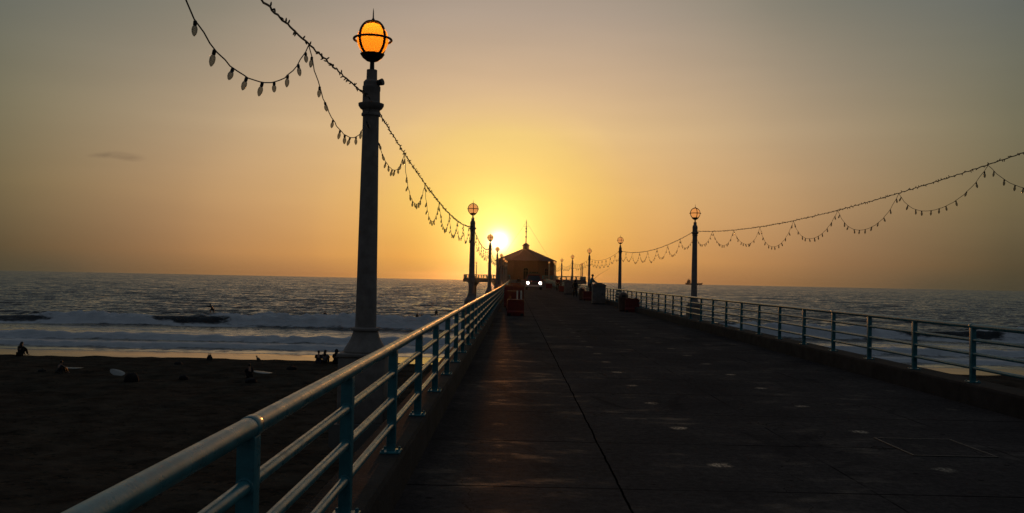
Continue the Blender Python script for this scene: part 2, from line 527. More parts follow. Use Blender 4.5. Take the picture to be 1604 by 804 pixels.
def sea_mat():
    m = bpy.data.materials.new('sea_water')
    m.use_nodes = True
    t = NT(m.node_tree)
    pos = t.n('TexCoord').outputs['Object']
    foam = t.n('Attribute', attribute_name='foam').outputs['Fac']
    fn = t.noise(t.mapping(pos, (0.5, 1.0, 1.0)), 2.2, 6, 0.7)
    lace = t.noise(t.mapping(pos, (0.22, 1.0, 1.0)), 0.9, 5, 0.65, 0.6)
    fm = t.sstep(t.m('ADD', foam, t.m('MULTIPLY', t.m('SUBTRACT', t.m('ADD', t.m('MULTIPLY', fn, 0.5), t.m('MULTIPLY', lace, 0.5)), 0.5), 1.5)), 0.38, 0.72)
    fm = t.m('MULTIPLY', fm, t.sstep(foam, 0.02, 0.15))
    def ncol(scale, map_):
        return t.n('TexNoise', {'Vector': t.mapping(pos, map_), 'Scale': scale, 'Detail': 3.0, 'Roughness': 0.6}).outputs['Color']

    def sc_(v, f):
        return t.n('VectorMath', {0: t.n('VectorMath', {0: v, 1: (0.5, 0.5, 0.5)}, operation='SUBTRACT').outputs[0], 1: f}, operation='MULTIPLY').outputs[0]

    def ad(a, b_):
        return t.n('VectorMath', {0: a, 1: b_}, operation='ADD').outputs[0]
    sl_ = ad(ad(sc_(ncol(2.6, (.45, .8, 1)), (.6, .85, 0)), sc_(ncol(.75, (.35, .7, 1)), (.42, .65, 0))),
             ad(sc_(ncol(.2, (.25, .5, 1)), (.22, .32, 0)), (0.0, -0.17, 0.0)))
    yy = t.n('SeparateXYZ', {0: pos}).outputs[1]
    calm = t.sstep(yy, 92, 125, 0.3, 1.0)
    sl_ = t.n('VectorMath', {0: sl_, 'Scale': calm}, operation='SCALE').outputs[0]
    ng = t.n('NewGeometry').outputs['Normal']
    nn = t.n('VectorMath', {0: ad(ng, sl_)}, operation='NORMALIZE').outputs[0]
    wv = t.n('BsdfPrincipled', {'Base Color': (0.012, 0.016, 0.017, 1), 'Roughness': 0.11, 'IOR': 1.33,
                                'Normal': nn})
    bf = t.n('Bump', {'Height': fn, 'Strength': 0.8, 'Distance': 0.3})
    fo = t.n('BsdfPrincipled', {'Base Color': t.mix(fn, (0.5, 0.55, 0.6, 1), (0.93, 0.93, 0.93, 1)), 'Roughness': 0.8,
                                'Specular IOR Level': 0.2, 'Normal': bf.outputs[0]})
    s = t.n('MixShader', {0: fm, 1: wv.outputs[0], 2: fo.outputs[0]})
    t.n('OutputMaterial', {'Surface': s.outputs[0]})
    return m


M['deck'] = deck_mat()
M['sand'] = sand_mat()
M['sea'] = sea_mat()

# ------------------------------------------------------------------ pier profile
SEA_Z, SAND_Z = -5.3, -4.6
_py = np.array([-40, 45, 62, 87, 113, 138, 163, 189, 205, 215, 400.])
_pz = np.array([0, 0, .02, .09, .15, .27, .45, .83, 1.25, 1.45, 1.45])
_gy = np.arange(-40, 300, 1.0)
_gz = np.interp(_gy, _py, _pz)
_k = np.exp(-0.5*(np.arange(-20, 21)/7.0)**2)
_k /= _k.sum()
_gz = np.convolve(np.pad(_gz, 20, mode='edge'), _k, mode='valid')
zd = lambda y: float(np.interp(y, _gy, _gz))
KL, KR = -0.80, 6.27            # kerb inner faces
RL, RR = -0.905, 6.47           # railing lines
LL, LR = -1.75, 7.28            # lamp post lines
LAMP_Y = [10.5+25.5*k for k in range(8)]
PLAZA = (2.5, 230.0)
PA = 15.6                       # plaza apothem

# ------------------------------------------------------------------ sand, sea
def grid_obj(name, X, Y, Z, mats, attrs):
    ny, nx = X.shape
    me = bpy.data.meshes.new(name)
    co = np.stack([X, Y, Z], -1).reshape(-1, 3)
    idx = np.arange(ny*nx).reshape(ny, nx)
    q = np.stack([idx[:-1, :-1], idx[:-1, 1:], idx[1:, 1:], idx[1:, :-1]], -1).reshape(-1, 4)
    me.vertices.add(len(co))
    me.vertices.foreach_set('co', co.ravel().astype(np.float32))
    me.loops.add(q.size)
    me.loops.foreach_set('vertex_index', q.ravel().astype(np.int32))
    me.polygons.add(len(q))
    me.polygons.foreach_set('loop_start', (np.arange(len(q))*4).astype(np.int32))
    me.polygons.foreach_set('loop_total', np.full(len(q), 4, np.int32))
    me.update(calc_edges=True)
    me.shade_smooth()
    for k, v in attrs.items():
        a = me.attributes.new(k, 'FLOAT', 'POINT')
        a.data.foreach_set('value', v.ravel().astype(np.float32))
    me.materials.append(mats)
    return link(name, me)


def vnoise(x, y, seed=0):
    """smooth value noise"""
    xi, yi = np.floor(x).astype(np.int64), np.floor(y).astype(np.int64)
    fx, fy = x-xi, y-yi
    fx, fy = fx*fx*(3-2*fx), fy*fy*(3-2*fy)

    def h(a, b):
        n = (a*374761393 + b*668265263 + seed*1442695041) & 0xFFFFFFFF
        n = ((n ^ (n >> 13))*1274126177) & 0xFFFFFFFF
        return ((n ^ (n >> 16)) & 0xFFFF)/65535.0
    return (h(xi, yi)*(1-fx)+h(xi+1, yi)*fx)*(1-fy)+(h(xi, yi+1)*(1-fx)+h(xi+1, yi+1)*fx)*fy


def fbm(x, y, seed=0, oct=4):
    s, a, t = 0, 1.0, 0
    for i in range(oct):
        s = s+a*vnoise(x*2**i, y*2**i, seed+i)
        t += a
        a *= 0.5
    return s/t


ys = np.concatenate([np.arange(-45, 50, 1.0), np.arange(50, 84, 0.25)])
xs = np.arange(-130, 131, 0.6)
X, Y = np.meshgrid(xs, ys)
edge = 64.3 + (fbm(X*0.05, 0*X, 3)-0.5)*1.8 + (fbm(X*0.7, 0*X, 5)-0.5)*0.8
dry = SAND_Z + (fbm(X*0.12, Y*0.12, 11)-0.5)*0.22 + (fbm(X*1.1, Y*1.1, 12, 3)-0.5)*0.16 + np.clip((40-Y)/90, 0, 1)*0.35
tt = np.clip((Y-edge)/1.2, 0, 1)
slope = SAND_Z-0.10-np.clip((Y-edge)/2.2, 0, 1)*0.33-(Y-edge)*0.019-np.clip(Y-76.5, 0, 9)*0.13
Z = dry*(1-tt)+slope*tt
wet = np.clip((Y-edge-0.1)/0.8, 0, 1)
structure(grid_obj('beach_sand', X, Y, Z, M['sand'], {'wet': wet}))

# sea sheet: spacing grows with distance
yl = [73.0]
while yl[-1] < 3600:
    yl.append(yl[-1]+max(0.28, 0.0042*yl[-1]-0.25))
ys = np.array(yl)
us = np.linspace(-1, 1, 560)
U, Y = np.meshgrid(us, ys)
X = U*(Y*0.78+22)
sp = np.gradient(ys)[:, None]*np.ones_like(X)
H = np.zeros_like(X)
for L, amp, dirx, seed in ((46, .10, .05, 1), (27, .08, -.10, 2), (15, .075, .14, 3), (9, .07, -.2, 4), (5.2, .055, .25, 5), (3.1, .035, -.3, 6)):
    k = 2*math.pi/L
    fade = np.clip((L/sp-2.5)/3, 0, 1)*np.clip((Y-112)/25, 0.1, 1)
    ph = (fbm(X*0.6/L, Y*0.5/L, 20+seed, 3)-0.5)*9
    am = 0.4+1.2*fbm(X*0.5/L, Y*0.5/L, 40+seed, 2)
    H += amp*fade*am*np.sin(k*(Y+dirx*X)+ph)
# breaking wave
yc = 115.5+(fbm(X*0.03, 0*X, 61)-0.5)*5
dyw = Y-yc
A1 = 0.9+1.3*fbm(X*0.045, 0*X, 62, 3)
face = np.where(dyw < 0, np.exp(-(dyw/1.7)**2), np.exp(-(dyw/6.5)**2))


def sm(a, b, x):
    t = np.clip((x-a)/(b-a), 0, 1)
    return t*t*(3-2*t)


def notch(x, a, b, s=4):
    return sm(a-s, a+s, x)*(1-sm(b-s, b+s, x))


XS = X+dyw*1.6+(fbm(X*.5, Y*.7, 66, 3)-.5)*3.5
unbroken = np.clip(notch(XS, -48, -38.5, 3.2)+notch(XS, -90, -62, 3.2)+notch(XS, 48, 62, 4)+notch(XS, -4, 6, 3)*0.8, 0, 1)
broken = 1-unbroken
lump = fbm(X*0.8, Y*1.1, 70, 4)
lump2 = fbm(X*0.35, Y*0.5, 75, 3)
H += face*(A1*(0.88-0.14*unbroken)) + broken*face*((lump-0.45)*1.3+(lump2-.5)*.9)
foam = broken*np.where(dyw < 0, np.exp(-(dyw/2.6)**4), np.exp(-(dyw/(1.2+2.2*fbm(X*.15, 0*X, 71)))**2))*1.1
foam += unbroken*(0.26*sm(.5, .75, fbm(X*.8+dyw*.5, Y*.9, 68, 3))*np.exp(-(dyw/3.0)**2)+0.34*np.exp(-((dyw-0.1)/0.7)**2)+0.75*np.exp(-((dyw+2.5)/1.0)**2))
# inner bores
for y0, wob, hh, wf, seed in ((90.0, 3.5, .66, 0.8, 80), (81.5, 1.6, .34, .5, 90)):
    yb = y0+(fbm(X*0.04, 0*X, seed)-0.5)*wob
    dd = Y-yb
    pr = np.where(dd < 0, np.exp(-(dd/wf)**2), np.exp(-(dd/4.5)**2))
    lm = fbm(X*0.9, Y*1.3, seed+1, 4)
    H += pr*hh*(0.7+0.6*fbm(X*0.1, 0*X, seed+2))+pr*(lm-0.5)*hh*0.9
    foam = np.maximum(foam, np.where(dd < 0, np.exp(-(dd/(wf*1.5))**4), np.exp(-(dd/5.5)**2)*0.95))
wash = 0.46*np.clip((Y-76)/3, 0, 1)*np.clip((113-Y)/4, 0, 1)+0.3*np.exp(-((dyw-6)/5)**2)*broken
foam = np.clip(np.maximum(foam, wash*(0.6+0.9*fbm(X*0.06, Y*0.35, 95, 3))), 0, 1)
ed = np.clip((Y-74)/5, 0, 1)
Z = SEA_Z+H*ed-np.clip((77.5-Y)/4, 0, 1)*0.25
structure(grid_obj('sea', X, Y, Z, M['sea'], {'foam': foam*np.clip((Y-79)/1.5, 0, 1)}))

# ------------------------------------------------------------------ pier deck, kerbs
def strip_along(sections, y0, y1, step, name, mats, parent=None):
    """extrude an x-z section along the pier, following its rise"""
    m = MB()
    yy = list(np.arange(y0, y1, step))+[y1]
    n = len(sections)
    vs = []
    for y in yy:
        for x, z in sections:
            vs.append((x, y, z+zd(y)))
    fs = []
    for i in range(len(yy)-1):
        for q in range(n):
            q2 = (q+1) % n
            fs.append((i*n+q, i*n+q2, (i+1)*n+q2, (i+1)*n+q))
    fs.append(tuple(range(n)))
    fs.append(tuple((len(yy)-1)*n+q for q in range(n))[::-1])
    m.add(vs, fs)
    return m.build(name, mats, parent, 25)


PEND = PLAZA[1]-PA+0.01
structure(strip_along([(KL-0.02, 0), (KR+0.02, 0), (KR+0.02, -0.5), (KL-0.02, -0.5)], -18, PEND-0.02, 3.0, 'pier_deck', M['deck']))
b = 0.03
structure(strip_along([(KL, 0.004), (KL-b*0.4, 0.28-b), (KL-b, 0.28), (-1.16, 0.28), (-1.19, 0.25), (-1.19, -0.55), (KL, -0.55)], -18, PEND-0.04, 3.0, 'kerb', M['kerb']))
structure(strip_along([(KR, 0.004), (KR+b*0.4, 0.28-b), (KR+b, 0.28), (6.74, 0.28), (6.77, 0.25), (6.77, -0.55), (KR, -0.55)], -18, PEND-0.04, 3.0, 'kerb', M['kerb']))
sb = MB()
for y in [LAMP_Y[0]-25.5]+LAMP_Y:
    z = zd(y)
    for yy in (y, y+12.75):
        z = zd(yy)
        sb.box(-1.1, 6.7, yy-0.35, yy+0.35, z-1.3, z-0.56, bev=0.03)
        for x in (-0.4, 2.8, 6.0):
            sb.lathe([(0.28, -6.5), (0.28, z-1.31)], 14, (x, yy, 0))
    for s, x0 in ((-1, -1.2), (1, 6.78)):
        z = zd(y)
        xo = LL-0.34 if s < 0 else LR+0.34
        sb.prism([(x0, z-0.9), (x0, z-0.1), (xo, z-0.1), (xo, z-0.35)], 'y', y-0.34, y+0.34)
structure(sb.build('pier_substructure', M['pier_concrete']))

# steel hatch lid in the deck
h = thing('deck_hatch', 'flat metal access hatch set into the deck on the right', 'hatch', (4.215, 8.93, 0.0))
hm = MB()
for a in ((-.405, .405, -.47, -.45), (-.405, .405, .45, .47), (-.405, -.385, -.45, .45), (.385, .405, -.45, .45)):
    hm.box(a[0], a[1], a[2], a[3], 0.002, 0.009)
hm.build('frame', M['hatch_steel'], h)
hm = MB()
hm.box(-.38, .38, -.445, .445, 0.001, 0.006)
hm.build('lid', M['deck'], h)

# ------------------------------------------------------------------ railings
def railing(x, y0, label):
    r = thing('pier_railing', label, 'railing', (x, y0, zd(y0)))
    base = zd(y0)
    ys = list(np.arange(-6.0 if x < 0 else 2.0, 45, 4.0))+list(np.arange(45, 184, 2.0))+[184.0]
    hs = [(0.28+.79, 0.0365, 'top_rail')]+[(0.28+q, 0.0245, 'lower_rail') for q in (0.205, 0.40, 0.595)]
    for z, rad, nm in hs:
        m = MB()
        m.tube([(0, yy-y0, zd(yy)+z-base) for yy in ys], rad, 20 if nm == 'top_rail' else 14)
        m.build(nm, M['teal'], r, 40)
    pm = MB()
    pm.box(-.033, .033, -.0375, .0375, 0.012, .765, bev=.010)
    pm.box(-.075, .075, -.085, .085, 0.0, .014, bev=.004)
    for bx in (-.055, .055):
        for by in (-.065, .065):
            pm.lathe([(.011, .012), (.011, .028), (.007, .032)], 6, (bx, by, 0))
    for hz2 in (.205, .40, .595):      # weld beads where the rails pass through
        for sy in (-.041, .041):
            pm.tube([(.0262*math.cos(q), sy, hz2+.0262*math.sin(q)) for q in np.linspace(0, 2*math.pi, 15)[:-1]], .006, 6, closed=True)
    pme = pm.mesh('post', M['teal'])
    cm_ = MB()
    cm_.tube([(0, -.035, 0), (0, -.03, 0), (0, .03, 0), (0, .035, 0)], [.0372, .0395, .0395, .0372], 20)
    cme = cm_.mesh('coupling', M['teal'])
    k = 0
    yy = y0
    while yy < 183 and k < 100:
        link('post', pme, r, (0, yy-y0, zd(yy)+0.28-base))
        if k % 3 == (1 if x < 0 else 2):
            link('coupling', cme, r, (0, yy-y0+0.02, zd(yy)+0.28+.79-base))
        yy += 1.82
        k += 1
    return r


railing(RL, 1.25, 'teal pipe railing with four rails running along the left edge of the pier')
railing(RR, 3.44, 'teal pipe railing with four rails running along the right edge of the pier')

# ------------------------------------------------------------------ lamp posts
def lamp_meshes():
    me = {}
    m = MB()
    m.box(-.27, .27, -.27, .27, -0.1, .66, bev=.025)
    m.box(-.285, .285, -.285, .285, .6602, .70, bev=.012)
    me['pedestal'] = m.mesh('pedestal', M['stone'])
    m = MB()
    c8 = 1/math.cos(math.pi/8)
    m.lathe([(.25, .7005), (.255, .72), (.235, .76), (.195, .82), (.165, .88), (.148, .94), (.142, .953)], 24, phase=R(7.5))
    m.lathe([(.145, .953), (.168, .962), (.172, .975), (.168, .988), (.138, .998)], 24)
    me['base'] = m.mesh('base', M['stone'])
    m = MB()
    sh = []
    for q in range(48):
        sh.append(1.0-0.035*(0.5+0.5*math.cos(16*2*math.pi*q/48)))
    vs, fs = [], []
    prof = [(.126, .99), (.120, 1.4), (.114, 2.0), (.107, 2.6), (.100, 3.1), (.096, 3.50)]
    for rr, z in prof:
        for q in range(48):
            a = 2*math.pi*q/48
            vs.append((rr*sh[q]*math.cos(a), rr*sh[q]*math.sin(a), z))
    for i in range(len(prof)-1):
        for q in range(48):
            q2 = (q+1) % 48
            fs.append((i*48+q, i*48+q2, (i+1)*48+q2, (i+1)*48+q))
    m.add(vs, fs)
    me['shaft'] = m.mesh('shaft', M['stone'], 50)
    m = MB()
    m.lathe([(.098, 3.50), (.112, 3.505), (.114, 3.52), (.110, 3.535), (.100, 3.545), (.104, 3.575), (.128, 3.59), (.150, 3.625),
             (.152, 3.65), (.120, 3.656), (.104, 3.67), (.102, 3.80), (.106, 3.81), (.106, 3.855), (.098, 3.862), (.096, 3.91), (.075, 3.935),
             (.064, 3.938), (.062, 4.055), (.03, 4.062)], 24)
    me['capital'] = m.mesh('capital', M['stone'])
    m = MB()
    m.lathe([(.028, 4.055), (.026, 4.15), (.07, 4.165), (.115, 4.20), (.145, 4.245), (.12, 4.252), (.02, 4.255)], 24)
    me['holder'] = m.mesh('holder', M['iron'])
    m = MB()
    m.lathe([(.035, 4.632), (.04, 4.642), (.02, 4.66), (.009, 4.68), (.006, 4.76), (.001, 4.80)], 10)
    me['finial'] = m.mesh('finial', M['iron'])
    m = MB()
    G = 4.42
    for a in (0, math.pi/2):
        ca, sa = math.cos(a), math.sin(a)
        pts = [(.205*math.cos(t)*ca, .205*math.cos(t)*sa, G+.218*math.sin(t)) for t in np.linspace(0, 2*math.pi, 41)[:-1]]
        m.tube(pts, .0158, 8, closed=True)
    m.tube([(.222*math.cos(t), .222*math.sin(t), G) for t in np.linspace(0, 2*math.pi, 49)[:-1]], .0145, 8, closed=True)
    me['cage'] = m.mesh('cage', M['iron'], 60)
    m = MB()
    m.ball((0, 0, G), .186, .186, .196, 32, 20)
    me['globe'] = m.mesh('globe', M['globe_lit'], 180)
    me['globe_pale'] = me['globe'].copy()
    me['globe_pale'].materials.clear()
    me['globe_pale'].materials.append(M['globe_pale'])
    m = MB()
    m.ball((0, 0, G+.06), .045)
    me['filament'] = m.mesh('filament', M['lamp_bulb'], 180)
    m = MB()
    m.lathe([(.02, 0), (.034, .02), (.042, .075), (.04, .08)], 14)
    me['floodlight'] = m.mesh('floodlight', M['iron'])
    return me


LM = lamp_meshes()
ORD = ['first', 'second', 'third', 'fourth', 'fifth', 'sixth', 'seventh', 'eighth', 'ninth', 'tenth']


def lamp_post(x, y, z, label, lit=False, turn=0.0, s=1.0, flood=0):
    t = thing('lamp_post', label, 'lamp post', (x, y, z), 0, 'globe lamp posts of the pier')
    t.scale = (s, s, s)
    for k in ('pedestal', 'base', 'shaft', 'capital', 'holder', 'finial'):
        link(k, LM[k], t)
    link('cage', LM['cage'], t, rz=turn)
    g = link('globe', LM['globe' if lit else 'globe_pale'], t)
    if lit:
        link('filament', LM['filament'], g)
    if flood:
        f = link('floodlight', LM['floodlight'], t, (.07*flood, -.04, 3.89))
        f.rotation_euler = (R(20), R(80)*flood, 0)
    return t


for k, y in enumerate(LAMP_Y):
    lab = ('tall stone lamp post with glowing amber globe nearest the camera on the left' if k == 0 else
           'globe lamp post outside the left railing, %s one along the pier' % ORD[k])
    lamp_post(LL, y, zd(y), lab, k == 0, R(52) if k == 0 else R(8), flood=1 if k == 0 else 0)
    if k:
        lamp_post(LR, y, zd(y), 'globe lamp post outside the right railing, %s one from the camera' % ORD[k-1], False, R(10))

# ------------------------------------------------------------------ string lights
BN = MB()
BN.lathe([(.008, 0), (.0125, -.006), (.0125, -.03), (.010, -.034)], 10, mi=0)
BN.lathe([(.009, -.032), (.0165, -.045), (.0195, -.06), (.0175, -.08), (.011, -.097), (.003, -.107)], 12, mi=1)
BULB = BN.mesh('bulb', [M['wire'], M['bulb']], 60)
ATT = 3.70


def string_span(x, ya, yb, first, detail, label):
    t = thing('string_lights', label, 'string lights', (x, ya, zd(ya)+ATT), 0, 'string lights between the lamp posts')
    L = yb-ya
    z0, z1 = zd(ya), zd(yb)
    sag = 0.42
    cz = lambda u: (z1-z0)*u - 4*sag*u*(1-u)
    ystart = first*L/8
    n = int((L-ystart)/(0.07 if detail else 0.5))
    m = MB()
    pts = []
    for i in range(n+1):
        yy = ystart+(L-ystart)*i/n
        u = yy/L
        w_ = 0.005 if detail else 0
        pts.append((w_*math.sin(i*1.9)+w_*.6*math.sin(i*0.71), yy, cz(u)+w_*math.cos(i*1.7)))
    m.tube(pts, .008 if detail else .010, 6)
    m.build('cable', M['wire'], t, 60)
    if detail:          # the tiny lights wound along the cable
        m = MB()
        for i in range(1, n):
            if random.random() < 0.75:
                p = Vector(pts[i])
                a = random.uniform(0, 2*math.pi)
                dd = Vector((math.cos(a), random.uniform(-.8, .8), math.sin(a))).normalized()
                m.tube([p, p+dd*.02, p+dd*.036], [.005, .0075, .0035], 5)
        mb = m.build('miniature_lights', M['wire'], t, 60)
        mb['kind'] = 'stuff'
    for s in range(first, 8):
        ua, ub = s/8, (s+1)/8
        m = MB()
        q = 26 if detail else 8
        sp_ = []
        dep = 0.585 if ya < 0 else 0.56*random.uniform(.88, 1.14)
        sk = random.uniform(-.06, .06)
        for i in range(q+1):
            v = i/q
            u = ua+(ub-ua)*v
            vv = v+sk*4*v*(1-v)
            c_ = (math.cosh(2.2*(2*vv-1))-math.cosh(2.2))/(math.cosh(2.2)-1)
            wob = 0.006*math.sin(i*2.3) if detail else 0
            sp_.append(Vector((wob, u*L, cz(ua)*(1-v)+cz(ub)*v+dep*c_-(.01 if i in (0, q) else 0))))
        m.tube(sp_, .0045 if detail else .006, 5)
        cum = [0]
        for a, b_ in zip(sp_, sp_[1:]):
            cum.append(cum[-1]+(b_-a).length)
        spots = []
        nb = 11
        for kk in range(nb):
            tt_ = cum[-1]*(kk+0.5+random.uniform(-.2, .2))/nb
            j = max(jj for jj in range(len(cum)) if cum[jj] <= tt_)
            j = min(j, len(sp_)-2)
            f_ = (tt_-cum[j])/max(1e-6, cum[j+1]-cum[j])
            spots.append(sp_[j].lerp(sp_[j+1], f_))
        if not detail or detail == 1:
            if not detail:
                for p in spots[::2]:
                    m.ball(p-Vector((0, 0, .06)), .022, .022, .055, 6, 4)
        sw = m.build('swag_wire', M['wire'], t, 60)
        if detail:
            for p in spots:
                if random.random() < 0.04:      # a missing bulb
                    continue
                o = link('bulb', BULB, sw, p)
                o.rotation_euler = (R(random.gauss(0, 11)), R(random.gauss(0, 11)), random.uniform(0, 6))
                q_ = random.uniform(.8, .94)
                o.scale = (q_, q_, q_*random.uniform(.94, 1.06))
    return t


string_span(LL, -15.0, 10.5, 5, 2, 'festoon lights leaving the frame at top left before the nearest lamp post')
for k in range(7):
    string_span(LL, LAMP_Y[k], LAMP_Y[k+1], 0, 2 if k < 2 else 0,
                'festoon lights on the left between the %s and %s lamp posts' % (ORD[k], ORD[k+1]))
string_span(LR, LAMP_Y[0], LAMP_Y[1], 0, 2, 'festoon lights leaving the frame at right before the first lamp post there')
for k in range(1, 7):
    string_span(LR, LAMP_Y[k], LAMP_Y[k+1], 0, 2 if k < 2 else 0,
                'festoon lights on the right between the %s and %s lamp posts' % (ORD[k-1], ORD[k]))

# ------------------------------------------------------------------ pier head and roundhouse
PZ = 1.45
def octagon(ap, rot=math.pi/8):
    r = ap/math.cos(math.pi/8)
    return [(r*math.cos(rot+i*math.pi/4), r*math.sin(rot+i*math.pi/4)) for i in range(8)]


hm = MB()
oc = octagon(PA)
hm.prism([(PLAZA[0]+x, PLAZA[1]+y) for x, y in oc], 'z', PZ-0.75, PZ)
for i in range(8):
    a = math.pi/8+i*math.pi/4
    rr = PA/math.cos(math.pi/8)
    for f, rad in ((0.84, .5), (0.45, .5)):
        px, py = PLAZA[0]+rr*f*math.cos(a), PLAZA[1]+rr*f*math.sin(a)
        hm.lathe([(rad, -6.5), (rad, PZ-1.9), (1.4, PZ-0.752)], 14, (px, py, 0))
structure(hm.build('pier_head', M['pier_concrete']))
# parapet railing round the pier head
pr = thing('parapet_railing', 'dark balustrade round the wide octagonal end of the pier', 'railing', (PLAZA[0], PLAZA[1], PZ))
oc2 = octagon(PA-0.3)
cap, kb = MB(), MB()
pme = MB()
pme.box(-.12, .12, -.12, .12, 0, 1.1, bev=.02)
pme = pme.mesh('baluster', M['teal'])
for i in range(8):
    a, c = Vector((*oc2[i], 0)), Vector((*oc2[(i+1) % 8], 0))
    if i == 5:          # the side where the pier arrives
        mid_ = (a+c)/2
        segs = [(a, mid_+Vector((-3.75, 0, 0))), (mid_+Vector((4.3, 0, 0)), c)]
        segs = [(a, Vector((-3.72, a.y, 0))), (Vector((4.28, a.y, 0)), c)] if a.x < c.x else segs
    else:
        segs = [(a, c)]
    for p, q in segs:
        for z, rad in ((1.08, .07), (.75, .04), (.42, .04)):
            cap.tube([p+Vector((0, 0, z)), q+Vector((0, 0, z))], rad, 8)
        kb.tube([p+Vector((0, 0, .12)), q+Vector((0, 0, .12))], .17, 4)
        nn = max(1, int((q-p).length/1.7))
        for j in range(nn+1):
            link('baluster', pme, pr, p.lerp(q, j/nn))
cap.build('rails', M['teal'], pr)
kb.build('kerb', M['pier_concrete'], pr)
pl = [(-13.3, 5.7, 'left front corner of'), (-12.9, 9.4, 'left rear corner of'), (-9.8, 13.2, 'far left edge of'),
      (14.6, -5.6, 'right front corner of'), (14.9, 3.4, 'right side of'), (7.4, -14.4, 'front right edge of'), (6.4, 14.6, 'far right edge of')]
for x, y, wd in pl:
    lamp_post(PLAZA[0]+x, PLAZA[1]+y, PZ-0.05, 'distant globe lamp post at the %s the pier end' % wd, False, R(15))

rh = thing('roundhouse', 'octagonal stucco roundhouse with hipped tile roof and mast at the pier end', 'building', (2.75, 231.0, PZ))
RA = 7.35
EH = 4.75
wl = MB()
wl.prism(octagon(RA), 'z', 0, EH)
wl.prism(octagon(RA+.06), 'z', 0, .55)
wl.prism(octagon(RA+.10), 'z', EH-.45, EH-.12)
wl.build('wall', M['stucco'], rh, 20)
rf = MB()
ring = [(RA+.55, EH), (RA+.55, EH+.14), (0.9, EH+3.15), (0.8, EH+3.15)]
n0 = octagon(1.0)
vs, fs = [], []
for ap, z in ring:
    vs += [(x*ap, y*ap, z) for x, y in n0]
for i in range(len(ring)-1):
    for q in range(8):
        q2 = (q+1) % 8
        fs.append((i*8+q, i*8+q2, (i+1)*8+q2, (i+1)*8+q))
fs.append(tuple(range(8))[::-1])
fs.append(tuple(range(24, 32)))
rf.add(vs, fs)
for q in range(8):
    x, y = n0[q]
    rf.tube([(x*(RA+.5), y*(RA+.5), EH+.17), (x*.9, y*.9, EH+3.18)], .11, 6)
roof = rf.build('roof', M['terracotta'], rh, 20)
cp = MB()
cp.prism(octagon(.8), 'z', EH+3.10, EH+4.1)
cp.prism(octagon(1.0), 'z', EH+4.1, EH+4.25)
cp.lathe([(.85, EH+4.25), (.7, EH+4.5), (.4, EH+4.75), (.1, EH+4.9)], 16)
cp.build('cupola', M['stucco'], roof, 20)
ms = MB()
ms.lathe([(.13, EH+4.85), (.10, EH+7.5), (.07, EH+10.6), (.02, EH+11.0)], 10)
for z in (6.2, 7.6, 8.4):
    ms.lathe([(.12, EH+z), (.2, EH+z+.1), (.2, EH+z+.45), (.1, EH+z+.5)], 10)
ms.tube([(-.5, 0, EH+9.2), (.5, 0, EH+9.2)], .04, 6)
ms.build('mast', M['iron'], roof)
gw = MB()
gw.tube([(0, 0, EH+10.4), (6.3, -2, EH+.6)], .02, 5)
gw.tube([(0, 0, EH+10.4), (-6.3, -2, EH+.6)], .02, 5)
gw.build('guy_wire', M['wire'], roof)


def arch(wd, hh, z0, n=12):
    r = wd/2
    return [(-r, z0), (r, z0)]+[(r*math.cos(a), z0+hh-r+r*math.sin(a)) for a in np.linspace(0, math.pi, n)]


for f in range(8):
    ang_ = -math.pi/2+f*math.pi/4
    RM = Matrix.Rotation(ang_+math.pi/2, 4, 'Z')
    for cx in (-1.95, 0, 1.95):
        is_door = (f in (0, 4)) and cx == 0
        z0 = 0.02 if is_door else 0.95
        hh = 3.15 if is_door else 2.25
        m = MB()
        m.prism(arch(1.45, hh, z0), 'y', -RA-.075, -RA+.2, M=RM)
        o = m.build('door' if is_door else 'window', M['trim'], rh, 30)
        g = MB()
        g.prism(arch(1.2, hh-.25, z0+.12), 'y', -RA-.085, -RA-.04, M=RM)
        g.build('pane', M['dark_glass'], o, 30)
        g = MB()
        g.box(-.03, .03, -RA-.105, -RA-.086, z0+.15, z0+hh-.14, M=RM)
        g.box(-.58, .58, -RA-.104, -RA-.087, z0+hh-.95, z0+hh-.89, M=RM)
        g.build('mullion', M['trim'], o, 30)

# ------------------------------------------------------------------ people
def skin_mesh(name, verts, edges, radii, mats, sub=1):
    me = bpy.data.meshes.new(name+'_skeleton')
    me.from_pydata(verts, edges, [])
    ob = bpy.data.objects.new(name+'_skeleton', me)
    COL.objects.link(ob)
    md = ob.modifiers.new('skin', 'SKIN')
    md.use_smooth_shade = True
    for i, v in enumerate(me.skin_vertices[0].data):
        r = radii[i]
        v.radius = r if isinstance(r, tuple) else (r, r)
        v.use_root = (i == 0)
    sd = ob.modifiers.new('sub', 'SUBSURF')
    sd.levels = sd.render_levels = sub
    dg = bpy.context.evaluated_depsgraph_get()
    out = bpy.data.meshes.new_from_object(ob.evaluated_get(dg))
    out.name = name
    out.materials.clear()
    out.materials.append(mats)
    bpy.data.objects.remove(ob)
    bpy.data.meshes.remove(me)
    out.shade_smooth()
    return out


